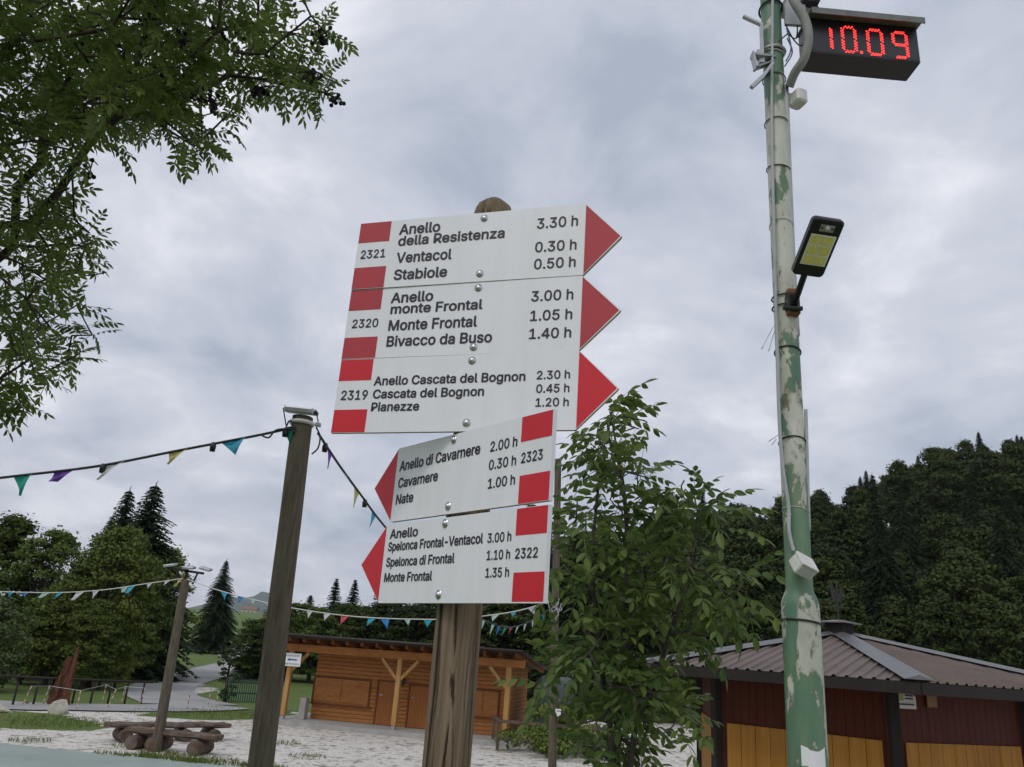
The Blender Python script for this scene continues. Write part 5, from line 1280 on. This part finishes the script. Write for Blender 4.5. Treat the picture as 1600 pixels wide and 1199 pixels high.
# --- leafy sapling right of the signs
sb_ = at(965, 1199, 5.0); sbx = V(sb_.x, 5.0, terrain(sb_.x, 5.0))
sap = thing('ash_sapling', 'leafy multi-stemmed sapling with large drooping leaves between signs and green pole', 'sapling', sbx)
tg_ = []
def cone(px, py, r_, n_, lo=4.6, hi=5.4):
    for _ in range(int(n_*.85+.5)):
        a = random.uniform(0, 6.283); q = r_*math.sqrt(random.random()); d = ray(px+q*math.cos(a), py+q*math.sin(a)); tg_.append(CAMP+d*(random.uniform(lo, hi)/d.y))
for px, py, r_, n_ in ((953, 632, 8, 4), (957, 655, 14, 4), (945, 685, 30, 8), (1005, 675, 18, 5), (930, 735, 38, 10), (995, 740, 36, 9), (915, 800, 34, 9), (985, 800, 50, 13), (1085, 765, 26, 8), (1120, 800, 30, 8), (1075, 830, 40, 11), (1040, 870, 48, 12), (925, 880, 46, 13), (990, 900, 60, 15), (1110, 890, 46, 13), (1150, 925, 28, 8), (925, 960, 46, 12), (1000, 980, 60, 15), (1080, 965, 45, 11), (910, 1040, 44, 9), (960, 1060, 55, 14), (1020, 1065, 45, 10), (1065, 1050, 22, 4), (980, 1130, 45, 11), (935, 1140, 40, 8), (1025, 1130, 38, 8), (1070, 1110, 18, 3), (870, 1050, 20, 3), (845, 1080, 12, 2), (965, 1190, 50, 8), (1020, 1190, 30, 4)): cone(px, py, r_, n_)
def pxx(p): return proj2(p).x
SP_, SD_ = [], []
for lo, hi, st in ((-1e9, 950, [(955, 1190), (944, 1080), (932, 960), (926, 870), (934, 770), (944, 700)]), (950, 1032, [(964, 1150), (970, 1060), (975, 960), (980, 870), (976, 780), (962, 690)]), (1032, 1e9, [(985, 1190), (1018, 1080), (1058, 960), (1082, 870), (1090, 800)])):
    T2 = [t for t in tg_ if lo <= pxx(t) < hi]; off_ = V((-.05, 0, .05)[(lo > 0)+(lo > 1000)], (0, .05, -.04)[(lo > 0)+(lo > 1000)], 0)
    stem = [sbx+off_+V(0, 0, -.1), sbx+off_+V(0, 0, .2)]+[at(x_, y_, 5.0+off_.y) for x_, y_ in st]
    stem = stem[:1]+smooth(stem[1:], 3)
    nodes, par, rad, tips = grow(stem, T2, .075, .22, .0045, 2.5, .03, .0)
    limb_mesh(nodes, par, rad).build('stem', M['twig'], sap, True)
    pos, dr = leaves_on(nodes, par, tips, 2, .26, .45, .5); SP_.append(pos); SD_.append(dr)
pos = np.concatenate(SP_); dr = np.concatenate(SD_)
BT = [compound(random.choice((3, 4, 4, 5)), .28, .100, .044, dp, 80+i) for i, dp in enumerate((.3, .45, .6, .8, .5))]
v, f = scatter(BT, pos, dr, np.tile([0, 0, 1.], (len(pos), 1))+rng.normal(0, .2, (len(pos), 3)), rng.uniform(.65, 1.1, len(pos)))
print('sapling leaves', len(pos)); mesh_mixed('foliage', v, f, M['bush_leaf'], sap)
# ---------------------------------------------------------------- grass tufts
def tufts(spots):
    C, D, Nn, L_, W2 = [], [], [], [], []
    for (x, y, r_, n_, h_) in spots:
        for _ in range(n_):
            a = random.uniform(0, 6.283); q = r_*math.sqrt(random.random()); px_, py_ = x+q*math.cos(a), y+q*math.sin(a); d = np.array([random.gauss(0, .45), random.gauss(0, .45), 1]); hh_ = h_*random.uniform(.5, 1.2)
            C.append(np.array([px_, py_, terrain(px_, py_)+hh_*.42])); D.append(d); Nn.append(np.array([random.gauss(0, 1), random.gauss(0, 1), .2])); L_.append(hh_); W2.append(hh_*.14)
    v, f = quads(np.array(C), np.array(D), np.array(Nn), L_, W2); o = meshobj('grass', v, f, M['grass_blade']); tag(o, 'short green grass and weeds along the gravel and the floor slab', 'grass', kind='stuff')
sp_ = []
for i in range(26):
    p = so_+sd*random.uniform(2.5, 8.5)+nrm_*random.uniform(.05, .5); sp_.append((p.x, p.y, random.uniform(.12, .4), 70, .14))
for px, py, r_, n_ in ((245, 1180, .5, 260), (300, 1188, .6, 260), (340, 1192, .5, 200), (45, 1160, .5, 160), (195, 1168, .4, 120), (440, 1163, .6, 160), (480, 1185, .5, 120), (30, 1130, 2.2, 900), (100, 1130, 1.6, 700), (330, 1118, 2.2, 700), (400, 1115, 2.4, 800), (270, 1116, 1.6, 400), (1110, 1190, .6, 160)):
    p = gnd(px, py); sp_.append((p.x, p.y, r_, n_, .12))
tufts(sp_)

# ---------------------------------------------------------------- air
b = MB(); b.box((0, 2000, 230), (9600, 5200, 540)); hzm = bpy.data.materials.new('haze'); hzm.use_nodes = True; ht = hzm.node_tree; ht.nodes.clear()
pv = ht.nodes.new('ShaderNodeVolumePrincipled'); pv.inputs['Density'].default_value = .0001; pv.inputs['Color'].default_value = (.86, .91, 1, 1)
oo_ = ht.nodes.new('ShaderNodeOutputMaterial'); ht.links.new(pv.outputs[0], oo_.inputs['Volume'])
hz_ = b.build('haze', hzm); tag(hz_, kind='stuff')
